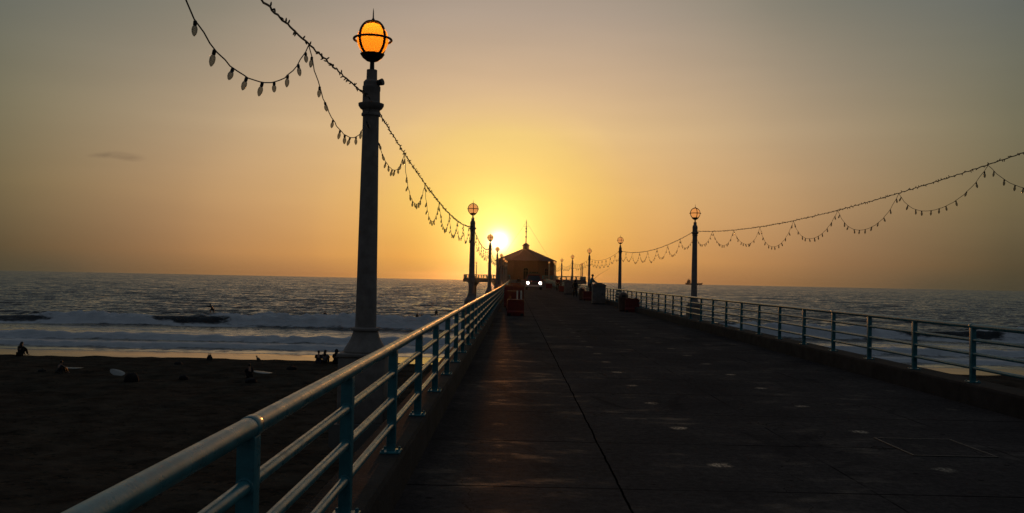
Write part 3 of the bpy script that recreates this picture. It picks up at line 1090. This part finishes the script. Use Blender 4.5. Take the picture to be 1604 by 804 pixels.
# joint tables, metres for a 1.75 m figure facing +Y, origin on the ground under the pelvis
def pose(kind):
    J = {}
    if kind in ('stand', 'lean', 'walk'):
        lean = 0.16 if kind == 'lean' else 0.02
        J.update(pelvis=(0, 0, .95), waist=(0, lean*.3, 1.1), chest=(0, lean*.7, 1.3), neck=(0, lean, 1.48), head0=(0, lean+.03, 1.57),
                 head1=(0, lean+.035, 1.66), head2=(0, lean+.02, 1.73))
        st = 0.17 if kind == 'walk' else 0.03
        for s, nm in ((-1, 'l'), (1, 'r')):
            J['hip_'+nm] = (s*.1, 0, .90)
            J['knee_'+nm] = (s*.105, s*st*.55+.03, .5)
            J['ankle_'+nm] = (s*.11, s*st-.02, .08)
            J['toe_'+nm] = (s*.13, s*st+.15, .035)
            J['shoulder_'+nm] = (s*.18, lean*.9, 1.41)
            if kind == 'lean':
                J['elbow_'+nm] = (s*.25, lean+.12, 1.18)
                J['wrist_'+nm] = (s*.14, lean+.34, 1.10)
                J['palm_'+nm] = (s*.12, lean+.42, 1.09)
            else:
                J['elbow_'+nm] = (s*.24, lean-s*st*.3, 1.13)
                J['wrist_'+nm] = (s*.25, lean+.08-s*st*.7, .89)
                J['palm_'+nm] = (s*.25, lean+.10-s*st*.8, .81)
    elif kind == 'sit':        # on the ground, knees up, arms round the knees
        J.update(pelvis=(0, 0, .12), waist=(0, .0, .28), chest=(0, .06, .47), neck=(0, .13, .64), head0=(0, .17, .72), head1=(0, .18, .81), head2=(0, .16, .88))
        for s, nm in ((-1, 'l'), (1, 'r')):
            J['hip_'+nm] = (s*.1, .03, .12)
            J['knee_'+nm] = (s*.13, .42, .46)
            J['ankle_'+nm] = (s*.12, .58, .08)
            J['toe_'+nm] = (s*.13, .76, .04)
            J['shoulder_'+nm] = (s*.18, .11, .57)
            J['elbow_'+nm] = (s*.25, .30, .40)
            J['wrist_'+nm] = (s*.10, .50, .38)
            J['palm_'+nm] = (s*.04, .55, .36)
    elif kind == 'straddle':   # sitting on a surfboard in the water
        J.update(pelvis=(0, 0, .10), waist=(0, .01, .26), chest=(0, .05, .46), neck=(0, .09, .63), head0=(0, .12, .71), head1=(0, .13, .80), head2=(0, .11, .87))
        for s, nm in ((-1, 'l'), (1, 'r')):
            J['hip_'+nm] = (s*.11, .02, .09)
            J['knee_'+nm] = (s*.33, .30, -.02)
            J['ankle_'+nm] = (s*.34, .24, -.42)
            J['toe_'+nm] = (s*.35, .36, -.50)
            J['shoulder_'+nm] = (s*.18, .08, .57)
            J['elbow_'+nm] = (s*.25, .16, .34)
            J['wrist_'+nm] = (s*.16, .32, .18)
            J['palm_'+nm] = (s*.14, .39, .13)
    elif kind == 'surf':       # crouched on a board, arms out
        J.update(pelvis=(0, 0, .52), waist=(0, .08, .64), chest=(0, .22, .80), neck=(0, .34, .93), head0=(0, .41, 1.0), head1=(0, .43, 1.09), head2=(0, .40, 1.16))
        for s, nm in ((-1, 'l'), (1, 'r')):
            J['hip_'+nm] = (s*.12, 0, .48)
            J['knee_'+nm] = (s*.30, .22, .40)
            J['ankle_'+nm] = (s*.36, .02, .08)
            J['toe_'+nm] = (s*.40, .18, .035)
            J['shoulder_'+nm] = (s*.19, .29, .88)
            J['elbow_'+nm] = (s*.44, .36, .84)
            J['wrist_'+nm] = (s*.66, .44, .92)
            J['palm_'+nm] = (s*.73, .47, .95)
    elif kind == 'lie':        # lying face down on a towel, propped on elbows
        J.update(pelvis=(0, 0, .12), waist=(0, .16, .14), chest=(0, .36, .22), neck=(0, .50, .36), head0=(0, .56, .43), head1=(0, .58, .52), head2=(0, .56, .59))
        for s, nm in ((-1, 'l'), (1, 'r')):
            J['hip_'+nm] = (s*.1, -.05, .11)
            J['knee_'+nm] = (s*.13, -.46, .08)
            J['ankle_'+nm] = (s*.14, -.86, .07)
            J['toe_'+nm] = (s*.15, -1.03, .05)
            J['shoulder_'+nm] = (s*.18, .44, .30)
            J['elbow_'+nm] = (s*.22, .50, .05)
            J['wrist_'+nm] = (s*.10, .72, .05)
            J['palm_'+nm] = (s*.07, .79, .05)
    return {k: Vector(v) for k, v in J.items()}


RAD = dict(pelvis=(.145, .11), waist=(.125, .095), chest=(.155, .11), neck=.055, head0=.072, head1=.088, head2=.062, hip=.085, knee=.056,
           ankle=.04, toe=.032, shoulder=.062, elbow=.043, wrist=.028, palm=.03)
CHAINS = [['pelvis', 'waist', 'chest', 'neck', 'head0', 'head1', 'head2']]
for s in 'lr':
    CHAINS += [['pelvis', 'hip_'+s, 'knee_'+s, 'ankle_'+s, 'toe_'+s], ['chest', 'shoulder_'+s, 'elbow_'+s, 'wrist_'+s, 'palm_'+s]]
_cache = {}


def figure_meshes(kind, top, legs, hair):
    key = (kind, top, legs, hair)
    if key in _cache:
        return _cache[key]
    J = pose(kind)

    def grow(name, chains, extra, m, fingers=False, scale=1.0):
        vs, rs, es, ix = [], [], [], {}
        for ch in chains:
            for a in ch:
                if a not in ix:
                    ix[a] = len(vs)
                    vs.append(J[a])
                    r = RAD[a.split('_')[0]]
                    rs.append(tuple(q*scale+extra for q in r) if isinstance(r, tuple) else r*scale+extra)
            for a, b_ in zip(ch, ch[1:]):
                es.append((ix[a], ix[b_]))
        if fingers:
            up = (J['head2']-J['head1']).normalized()
            f = Vector((0, 1, 0))
            n_ = len(vs)
            vs.append(J['head1']+f*.105-up*.02)
            rs.append(.016)
            es.append((ix['head1'], n_))
            for s in 'lr':
                p = J['palm_'+s]
                d_ = (p-J['wrist_'+s]).normalized()
                sd_ = d_.cross(Vector((0, 0, 1)) if abs(d_.z) < .8 else Vector((0, 1, 0))).normalized()
                cl = Vector((0, 0, -1)) if abs(d_.z) < .8 else Vector((0, 1, 0))
                for k, (off, ln) in enumerate(((-.030, .062), (-.010, .075), (.010, .07), (.028, .055))):
                    n_ = len(vs)
                    vs += [p+sd_*off+d_*.03, p+sd_*off*1.15+d_*(.03+ln*.55)+cl*.006, p+sd_*off*1.2+d_*(.03+ln*.9)+cl*.025]
                    rs += [.0095, .0085, .0075]
                    es += [(ix['palm_'+s], n_), (n_, n_+1), (n_+1, n_+2)]
                n_ = len(vs)
                sg = 1 if s == 'l' else -1
                vs += [p-d_*.03+sd_*.045*sg, p+d_*.01+sd_*.062*sg+cl*.01]
                rs += [.011, .009]
                es += [(ix['palm_'+s], n_), (n_, n_+1)]
        return skin_mesh(name, vs, es, rs, m, 1)
    out = {'body': grow('body', CHAINS, 0, M['skin'], True)}
    tc = [['pelvis', 'waist', 'chest', 'neck']]
    lc = []
    for s in 'lr':
        tc.append(['chest', 'shoulder_'+s, 'elbow_'+s, 'wrist_'+s])
        lc.append(['pelvis', 'hip_'+s, 'knee_'+s, 'ankle_'+s])
    out['jacket'] = grow('jacket', tc, .028, M[top])
    out['trousers'] = grow('trousers', lc, .024, M[legs])
    hd, h1, nk = J['head2'], J['head1'], J['neck']
    m = MB()
    bk = Vector((0, -1, 0))
    m.ball(h1+Vector((0, -.022, .03)), .098, .105, .098, 14, 10)
    if hair == 'long':
        m.tube([h1+Vector((0, -.05, .02)), h1+Vector((0, -.095, -.08)), nk+Vector((0, -.10, -.02)), nk+Vector((0, -.12, -.18))], [.085, .1, .115, .05], 12)
    elif hair == 'hood':
        m.ball(h1+Vector((0, -.02, 0)), .125, .13, .15, 14, 10)
        m.tube([h1+Vector((0, -.06, -.05)), nk+Vector((0, -.07, 0)), nk+Vector((0, -.06, -.12))], [.11, .13, .15], 12)
    if hair == 'hood':
        out['hood'] = m.mesh('hood', M[top], 60)
    else:
        out['hair'] = m.mesh('hair', M['hair'], 60)
    ft = MB()
    for s in 'lr':
        a, tq = J['ankle_'+s], J['toe_'+s]
        ft.tube([a+Vector((0, -.03, -.02)), a+(tq-a)*.4, tq, tq+(tq-a)*.25], [.05, .05, .046, .03], 10)
    if kind in ('stand', 'lean', 'walk'):
        out['shoes'] = ft.mesh('shoes', M['rubber'], 60)
    _cache[key] = out
    return out


def person(loc, rz, kind, top, legs, hair, label, h=1.75, group=None):
    t = thing('person', label, 'person', loc, rz, group)
    s = h/1.75
    t.scale = (s, s, s)
    for k, me in figure_meshes(kind, top, legs, hair).items():
        link(k, me, t)
    return t


def sand_z(p):
    return SAND_Z + 0.02 + max(0.0, min(1.0, (40-p.y)/90))*0.35


def on_sand(px, py):
    p = at(px, py, SAND_Z)
    p.z = sand_z(p)-.03
    return p


# people on the beach
person(on_sand(31, 557.5), R(-8), 'sit', 'black_cloth', 'black_cloth', 'long',
       'person in dark clothes with long hair sitting alone on the sand at far left', 1.9)
person(on_sand(498.5, 569.5), R(6), 'sit', 'black_cloth', 'denim', 'short',
       'short-haired person sitting leftmost of the three on the sand edge', 1.72)
person(on_sand(508, 569.5), R(-6), 'sit', 'grey_cloth', 'black_cloth', 'long',
       'long-haired person sitting in the middle of the three on the sand edge', 1.8)
person(on_sand(526, 570), R(0), 'sit', 'black_cloth', 'black_cloth', 'hood',
       'hooded person sitting rightmost of the three, beside the lamp post foot', 1.9)
person(on_sand(391, 592), R(25), 'sit', 'black_cloth', 'black_cloth', 'short',
       'dark-clad person sitting on the sand beside a pale surfboard', 1.6)
person(on_sand(92, 585.5), R(-30), 'sit', 'neoprene', 'neoprene', 'short',
       'person in a wetsuit sitting on the sand left of the flat surfboard', 1.5)


def surfboard(loc, rz, tilt, label, ln=1.9, group='surfboards lying on the sand', wd=.27):
    t = thing('surfboard', label, 'surfboard', loc, rz, group)
    t.rotation_euler = (tilt[0], tilt[1], rz)
    m = MB()
    n, q = 22, 12
    vs, fs = [], []
    for i in range(n+1):
        u = -1+2*i/n
        hw = wd*max(0.012, (1-abs(u)**2.4))**.62*(1-.12*u)
        th = .034*max(.08, (1-abs(u)**3))
        zz = .05*abs(u)**3
        for k in range(q):
            a = 2*math.pi*k/q
            vs.append((hw*math.cos(a), u*ln/2, .045+zz+th*math.sin(a)))
    for i in range(n):
        for k in range(q):
            k2 = (k+1) % q
            fs.append((i*q+k, i*q+k2, (i+1)*q+k2, (i+1)*q+k))
    fs += [tuple(range(q))[::-1], tuple(n*q+k for k in range(q))]
    m.add(vs, fs)
    m.build('deck', M['board'], t, 70)
    for x in (-.11, 0, .11):
        f = MB()
        f.prism([(-ln/2+.14, .0), (-ln/2+.30, .03), (-ln/2+.26, .03), (-ln/2+.1, -.09)], 'x', x-.004, x+.004)
        f.build('fin', M['rubber'], t)
    m = MB()
    m.tube([(0, -ln/2+.04, .084), (0, 0, .083), (0, ln/2-.05, .09)], .004, 4)
    m.build('stringer', M['brown'], t)
    return t


p = on_sand(112, 577.5); surfboard(p, R(80), (0, 0), 'pale surfboard lying flat on the sand beside the wetsuited person', 1.7)
p = on_sand(184, 588); p.z += .12; surfboard(p, R(52), (R(12), R(-22)), 'white surfboard propped at a tilt on the sand beside a dark bag', 1.35)
p = on_sand(411, 585); p.z += .02; surfboard(p, R(70), (R(3), R(-4)), 'pale surfboard on the sand right of the seated dark person', 1.45)


def bag(loc, rz, sx, sy, sz, label, seed, m='black_cloth'):
    t = thing('beach_bag', label, 'bag', loc, rz, 'dark bags on the sand')
    bm = bmesh.new()
    bmesh.ops.create_icosphere(bm, subdivisions=3, radius=1)
    for v in bm.verts:
        nn = noise.noise(v.co*1.7+Vector((seed*3.1, 0, 0)))
        v.co = v.co*(1+.22*nn)
        v.co = Vector((v.co.x*sx, v.co.y*sy, max(-.3, v.co.z)*sz+.3*sz))
    b_ = MB()
    b_.bm(bm)
    b_.build('sack', M[m], t, 70)
    b_ = MB()
    b_.tube([(-sx*.5, 0, sz*1.05), (-sx*.3, .03, sz*1.45), (sx*.3, .03, sz*1.45), (sx*.5, 0, sz*1.05)], .015, 6)
    b_.build('handle', M['wire'], t)
    return t


bag(on_sand(205, 598), R(10), .42, .3, .38, 'large dark bag on the sand right of the tilted surfboard', 1)
bag(on_sand(393, 599), R(-10), .36, .3, .2, 'flat dark bag on the sand in front of the dark-clad seated person', 2)
bag(on_sand(279, 573), R(40), .3, .25, .22, 'small dark bag on the open sand near the wet edge, upper of two', 3)
bag(on_sand(287, 594), R(0), .28, .2, .18, 'small dark bag on the open sand nearer the camera, lower of two', 4)
bag(on_sand(457, 580), R(20), .36, .26, .22, 'dark bag on the sand left of the lamp post foot', 5)
bag(on_sand(328, 566), R(0), .2, .18, .36, 'upright dark backpack standing at the wet edge of the sand', 6)
bag(on_sand(66, 583), R(0), .25, .2, .14, 'low dark bundle on the sand left of the wetsuited person', 7)

# a small shore bird at the edge
bd = thing('shore_bird', 'tiny dark shore bird standing on the wet sand edge', 'bird', on_sand(400.5, 567.5)+Vector((0, .6, -.02)), R(50))
m = MB()
m.ball((0, 0, .2), .1, .17, .11, 12, 8)
m.tube([(0, .12, .24), (0, .17, .34), (0, .19, .37)], [.06, .045, .05], 8)
m.ball((0, .2, .38), .05, .06, .05, 10, 6)
m.tube([(0, .25, .38), (0, .34, .36)], [.015, .004], 6)
m.tube([(0, -.12, .2), (0, -.3, .17)], [.06, .02], 6)
m.build('body', M['feather'], bd, 70)
for x in (-.04, .04):
    m = MB()
    m.tube([(x, 0, .12), (x, -.01, .06), (x, .01, 0), (x, .06, .0)], .009, 5)
    m.build('leg', M['wire'], bd)

# surfers
def surfer(px, py, y, dz, rz, kind, label, h=1.75):
    p = at_y(px, py, y)
    p.z = SEA_Z+dz
    sg = 'surfboards of the surfers'
    surfboard((p.x, p.y+.1, p.z-.08), rz, (0, 0), 'surfboard under the ' + label.split(' ', 1)[1], 1.9, sg)
    return person((p.x, p.y, p.z), rz, kind, 'neoprene', 'neoprene', 'short', label, h, 'surfers in the water')


surfer(333, 491, 117.5, 1.62, R(70), 'surf', 'the surfer crouching on the crest of the breaking wave')
surfer(509, 500, 144, .15, R(20), 'straddle', 'the surfer sitting just left of the near lamp post shaft')
surfer(492, 504, 140, -.22, R(-15), 'straddle', 'the surfer low in the water, leftmost of the sitting ones')
surfer(641, 506, 137, .15, R(30), 'straddle', 'the surfer sitting right of the near lamp post, closest to the foam')
surfer(654, 502, 149, .1, R(80), 'straddle', 'the surfer sitting sideways behind the foam')
surfer(683, 498, 162, .2, R(-10), 'straddle', 'the surfer farthest out, just above the top rail')

# ------------------------------------------------------------------ things on the pier
def on_deck(px, y):
    p = at_y(px, 450, y)
    return Vector((p.x, y, zd(y)))


def red_barrier(loc, rz, label, w_=.74, d_=.6, h_=.72):
    t = thing('plastic_barrier', label, 'barrier', loc, rz, 'red plastic barriers on the pier')
    m = MB()
    m.prism([(-d_/2, .0), (d_/2, 0), (d_/2, .16), (d_/2-.07, .24), (d_/2-.1, h_-.07), (-d_/2+.1, h_-.07), (-d_/2+.07, .24), (-d_/2, .16)], 'x', -w_/2, w_/2)
    m.build('shell', M['red'], t)
    m = MB()
    m.box(-w_/2+.02, w_/2-.02, -d_/2+.09, d_/2-.09, h_-.069, h_, bev=.02)
    m.build('lid', M['red'], t)
    m = MB()
    for x in (-w_/4, w_/4):
        m.lathe([(.05, h_+.001), (.05, h_+.02), (.03, h_+.025)], 10, (x, 0, 0))
    m.build('cap', M['rubber'], t)
    for x in (-w_/2+.09, w_/2-.09):
        m = MB()
        m.box(x-.07, x+.07, -d_/2-.006, d_/2+.006, 0.001, .1, bev=.01)
        m.build('foot', M['rubber'], t)
    return t


def litter_bin(loc, label):
    t = thing('litter_bin', label, 'litter bin', loc, 0, 'domed litter bins on the pier')
    m = MB()
    m.lathe([(.2, .04), (.235, .05), (.25, .3), (.25, .68), (.26, .70)], 20)
    m.build('drum', M['brown'], t)
    m = MB()
    m.lathe([(.262, .701), (.265, .74), (.235, .86), (.17, .96), (.08, 1.01), (.01, 1.02)], 20)
    lid = m.build('lid', M['brown'], t)
    m = MB()
    m.box(-.1, .1, -.262, -.2, .76, .88, bev=.01)
    m.build('flap', M['iron'], lid)
    m = MB()
    m.lathe([(.19, 0), (.2, .039)], 20)
    m.build('base', M['rubber'], t)
    return t


def kiosk(loc, rz, label):
    t = thing('utility_enclosure', label, 'enclosure', loc, rz, 'grey precast enclosures by the right railing')
    m = MB()
    m.box(-.44, .44, -.4, .4, .06, 1.2, bev=.03)
    m.build('shell', M['precast'], t)
    m = MB()
    m.prism([(-.48, 1.2), (.48, 1.2), (.48, 1.27), (.3, 1.38), (.12, 1.45), (-.12, 1.45), (-.3, 1.38), (-.48, 1.27)], 'y', -.45, .45)
    m.build('roof', M['precast'], t)
    m = MB()
    m.box(-.46, .46, -.42, .42, 0, .06, bev=.01)
    m.build('plinth', M['kerb'], t)
    m = MB()
    m.box(-.3, .3, -.415, -.39, .2, 1.05, bev=.006)
    dd = m.build('door', M['precast'], t)
    m = MB()
    m.box(.2, .24, -.44, -.416, .6, .72, bev=.006)
    m.build('handle', M['iron'], dd)
    return t


red_barrier(on_deck(808, 38.9), R(2), 'red plastic barrier nearest the camera by the left railing')
red_barrier(on_deck(806, 45), R(-3), 'red barrier standing second in the row by the left railing', h_=1.0, w_=.8)
red_barrier(on_deck(808, 53), R(4), 'tall red barrier third in the row by the left railing', h_=1.25, w_=.95)
red_barrier(on_deck(806, 64), R(0), 'tall red barrier last in the row by the left railing', h_=1.3, w_=.95)
red_barrier(on_deck(797, 50), R(0), 'tall narrow red barrier close against the left railing', h_=1.25, w_=.5)
for px, y in ((810.5, 42), (816.5, 43.2)):
    pc = on_deck(px, y)
    t = thing('delineator_post', 'slim white %s delineator post behind the front red barrier' % ('left' if px < 812 else 'right'), 'post', pc, 0, 'white delineator posts')
    m = MB()
    m.lathe([(.035, .05), (.035, 1.02), (.02, 1.05)], 12)
    m.build('tube', M['white_plastic'], t)
    m = MB()
    m.lathe([(.17, 0), (.17, .03), (.06, .05)], 8)
    m.build('base', M['rubber'], t)

red_barrier(on_deck(991, 46.5), R(-6), 'dark red barrier beside a domed bin, nearest the right railing')
litter_bin(on_deck(976.5, 47.5), 'brown domed litter bin beside the nearest red barrier on the right')
red_barrier(on_deck(921, 70), R(0), 'red barrier in front of the standing person in teal')
litter_bin(on_deck(911.5, 71), 'brown domed litter bin beside the red barrier below the person in teal')
red_barrier(on_deck(880, 112), R(0), 'far red barrier beside the pair of people on the right')
red_barrier(on_deck(860, 140), R(0), 'farthest red barrier, just right of the parked vehicle', w_=1.0)
kiosk((5.72, 60.3, zd(60.3)), 0, 'larger-looking grey precast enclosure by the right railing, beside red barriers')
kiosk((5.75, 95, zd(95)), 0, 'farther grey precast enclosure by the right railing, near the dark figure')

# people on the pier
person((6.36, 74.5, zd(74.5)+.28), R(-78), 'lean', 'teal_cloth', 'denim', 'short', 'person in a teal jacket standing on the kerb by the right railing', 1.78)
person(on_deck(901, 82), R(170), 'walk', 'black_cloth', 'black_cloth', 'hood', 'hooded person in dark clothes walking on the right of the pier', 1.55)
person(on_deck(873.5, 117), R(185), 'stand', 'maroon_cloth', 'black_cloth', 'short', 'left person of the pair standing beyond the enclosures', 1.78)
person(on_deck(878, 118), R(150), 'stand', 'grey_cloth', 'denim', 'long', 'right person of the pair standing beyond the enclosures', 1.7)
person(on_deck(812.5, 126), R(20), 'walk', 'black_cloth', 'denim', 'short', 'person walking left of the vehicle with lit headlights', 1.72)
person(on_deck(797, 150), R(0), 'walk', 'grey_cloth', 'black_cloth', 'long', 'distant person walking away by the left railing', 1.7)

# fishing rod of the person in teal
rod = tag(MB().tube([(6.42, 74.6, zd(74.5)+1.45), (7.0, 74.8, zd(74.5)+2.0), (8.0, 75.1, zd(74.5)+2.6)], [.014, .01, .004], 6).build('fishing_rod', M['wire']),
          'thin fishing rod held out over the right railing by the person in teal', 'fishing rod')

# ------------------------------------------------------------------ vehicle
def vehicle(loc):
    t = thing('sport_utility_vehicle', 'dark red utility vehicle with lit headlights driving towards the camera', 'vehicle', loc)
    W = 1.0
    side = [(-2.45, .42), (-2.5, .62), (-2.47, .95), (-2.38, 1.05), (-1.2, 1.16), (-1.05, 1.17), (2.3, 1.15), (2.45, 1.0), (2.48, .45), (2.2, .34), (-2.2, .34)]
    bm = bmesh.new()
    vs0 = [bm.verts.new((-W, y, z)) for y, z in side]
    vs1 = [bm.verts.new((W, y, z)) for y, z in side]
    n = len(side)
    bm.faces.new(vs0)
    bm.faces.new(vs1[::-1])
    for i in range(n):
        bm.faces.new((vs0[i], vs1[i], vs1[(i+1) % n], vs0[(i+1) % n]))
    bmesh.ops.recalc_face_normals(bm, faces=bm.faces)
    bmesh.ops.bevel(bm, geom=bm.edges[:], offset=.05, segments=2, affect='EDGES')
    m = MB()
    m.bm(bm)
    # cabin posts and roof
    cb = [(-.98, 1.16, -1.05, .88), (-.82, 1.84, -.45, .72)]
    for sx in (-1, 1):
        for y0, y1 in ((-1.02, -.42), (.25, .25), (1.3, 1.3), (2.25, 1.95)):
            m.tube([(sx*.9, y0, 1.14), (sx*.74, y1, 1.80)], .06, 8)
    m.box(-.80, .80, -.5, 2.05, 1.77, 1.87, bev=.045)
    m.build('body', M['car_paint'], t)
    g = MB()
    g.add([(-.87, -1.0, 1.16), (.87, -1.0, 1.16), (.74, -.44, 1.79), (-.74, -.44, 1.79)], [(0, 1, 2, 3)])
    g.build('windscreen', M['dark_glass'], t, 0)
    for sx in (-1, 1):
        g = MB()
        g.add([(sx*.88, -.95, 1.15), (sx*.88, 2.2, 1.15), (sx*.73, 1.93, 1.79), (sx*.73, -.42, 1.79)], [(0, 1, 2, 3)])
        g.build('side_window', M['dark_glass'], t, 0)
        g = MB()
        g.box(sx*1.1-.11, sx*1.1+.11, -.95, -.85, 1.14, 1.34, bev=.03)
        g.box(min(sx*.9, sx*1.0), max(sx*.9, sx*1.0), -.93, -.88, 1.18, 1.24)
        g.build('mirror', M['car_paint'], t)
        g = MB()
        RX = Matrix.Translation((sx*.76, -2.475, .85)) @ Matrix.Rotation(R(90), 4, 'X')
        g.lathe([(.17, -.02), (.17, .035), (.12, .06), (.02, .065)], 20, M=RX)
        h = g.build('headlight', M['headlight'], t, 60)
        for y in (-1.55, 1.5):
            RY = Matrix.Translation((sx*.88, y, .38)) @ Matrix.Rotation(R(90), 4, 'Y')
            g = MB()
            g.lathe([(.22, -.11), (.35, -.12), (.38, -.09), (.38, .09), (.35, .12), (.22, .11)], 28, M=RY)
            wh = g.build('wheel', M['rubber'], t, 50)
            g = MB()
            g.lathe([(.05, -.125), (.215, -.12), (.215, .12), (.05, .125)], 20, M=RY)
            g.build('rim', M['chrome'], wh, 40)
    g = MB()
    g.box(-.52, .52, -2.53, -2.46, .70, .98, bev=.02)
    gr = g.build('grille', M['iron'], t)
    g = MB()
    for z in (.77, .84, .91):
        g.box(-.5, .5, -2.545, -2.531, z-.012, z+.012)
    g.build('grille_bar', M['chrome'], gr)
    g = MB()
    g.box(-1.0, 1.0, -2.60, -2.42, .40, .62, bev=.04)
    bp = g.build('bumper', M['plate'], t)
    g = MB()
    g.box(-.26, .26, -2.613, -2.601, .45, .57)
    g.build('number_plate', M['plate'], bp)
    rk = MB()
    for y in (-.2, 1.6):
        rk.tube([(-.78, y, 1.86), (-.7, y, 2.05), (.7, y, 2.05), (.78, y, 1.86)], .03, 8)
    for x in (-.7, .7):
        rk.tube([(x, -.4, 2.07), (x, 1.9, 2.07)], .03, 8)
    rk.build('roof_rack', M['iron'], t)
    g = MB()
    g.box(-.55, .55, -.3, -.08, 2.10, 2.24, bev=.03)
    g.build('light_bar', M['rubber'], t)
    return t


v = vehicle((2.62, 122.5, zd(122.5)))
v.scale = (1.1, 1.1, 1.1)
# long rescue boards on the rack are things of their own
for x, rz in ((-.35, 0.0), (.33, .02)):
    surfboard((2.62+x, 123.4, zd(122.5)+2.30), rz, (0, 0), 'rescue board strapped on the %s of the vehicle roof' % ('left' if x < 0 else 'right'), 2.6, 'rescue boards on the vehicle roof')

# ------------------------------------------------------------------ ship on the horizon
sp_ = at_y(1087, 444, 2800)
sh_ = thing('cargo_ship', 'small hazy cargo ship on the horizon behind the right lamp post', 'ship', (sp_.x, 2800, SEA_Z-.5))
m = MB()
m.prism([(-26, 1), (-24, -1), (23, -1), (27, 7.5), (18, 6.2), (-14, 6), (-26, 7)], 'y', -5, 5)
m.build('hull', M['hull'], sh_)
m = MB()
m.box(-22, -11, -4, 4, 6.3, 13, bev=.3)
m.box(-20, -12, -3.6, 3.6, 13.01, 16.5, bev=.3)
m.build('superstructure', M['hull'], sh_)
m = MB()
m.lathe([(1.2, 16.4), (1.0, 20)], 12, (-18, 0, 0))
m.build('funnel', M['hull'], sh_)
m = MB()
m.tube([(-13, 0, 16.4), (-13, 0, 21)], .4, 6)
m.tube([(14, 0, 6), (14, 0, 11)], .4, 6)
m.build('mast', M['hull'], sh_)

# ------------------------------------------------------------------ haze volume added to stand in for the flare veil on distant things
HM = bpy.data.materials.new('flare_veil_haze')
HM.use_nodes = True
t = NT(HM.node_tree)
pv = t.n('VolumePrincipled', {'Color': (0.95, 0.93, 0.9, 1), 'Density': 2.3e-5, 'Anisotropy': 0.95})
pv.inputs['Density Attribute'].default_value = ''
pv.inputs['Color Attribute'].default_value = ''
pv.inputs['Temperature Attribute'].default_value = ''
t.n('OutputMaterial', {'Volume': pv.outputs[0]})
m = MB()
m.box(-3400, 3400, -70, 3700, -7.6, 18.5)
hz_ = m.build('haze', HM, None, 0)
hz_['kind'] = 'stuff'
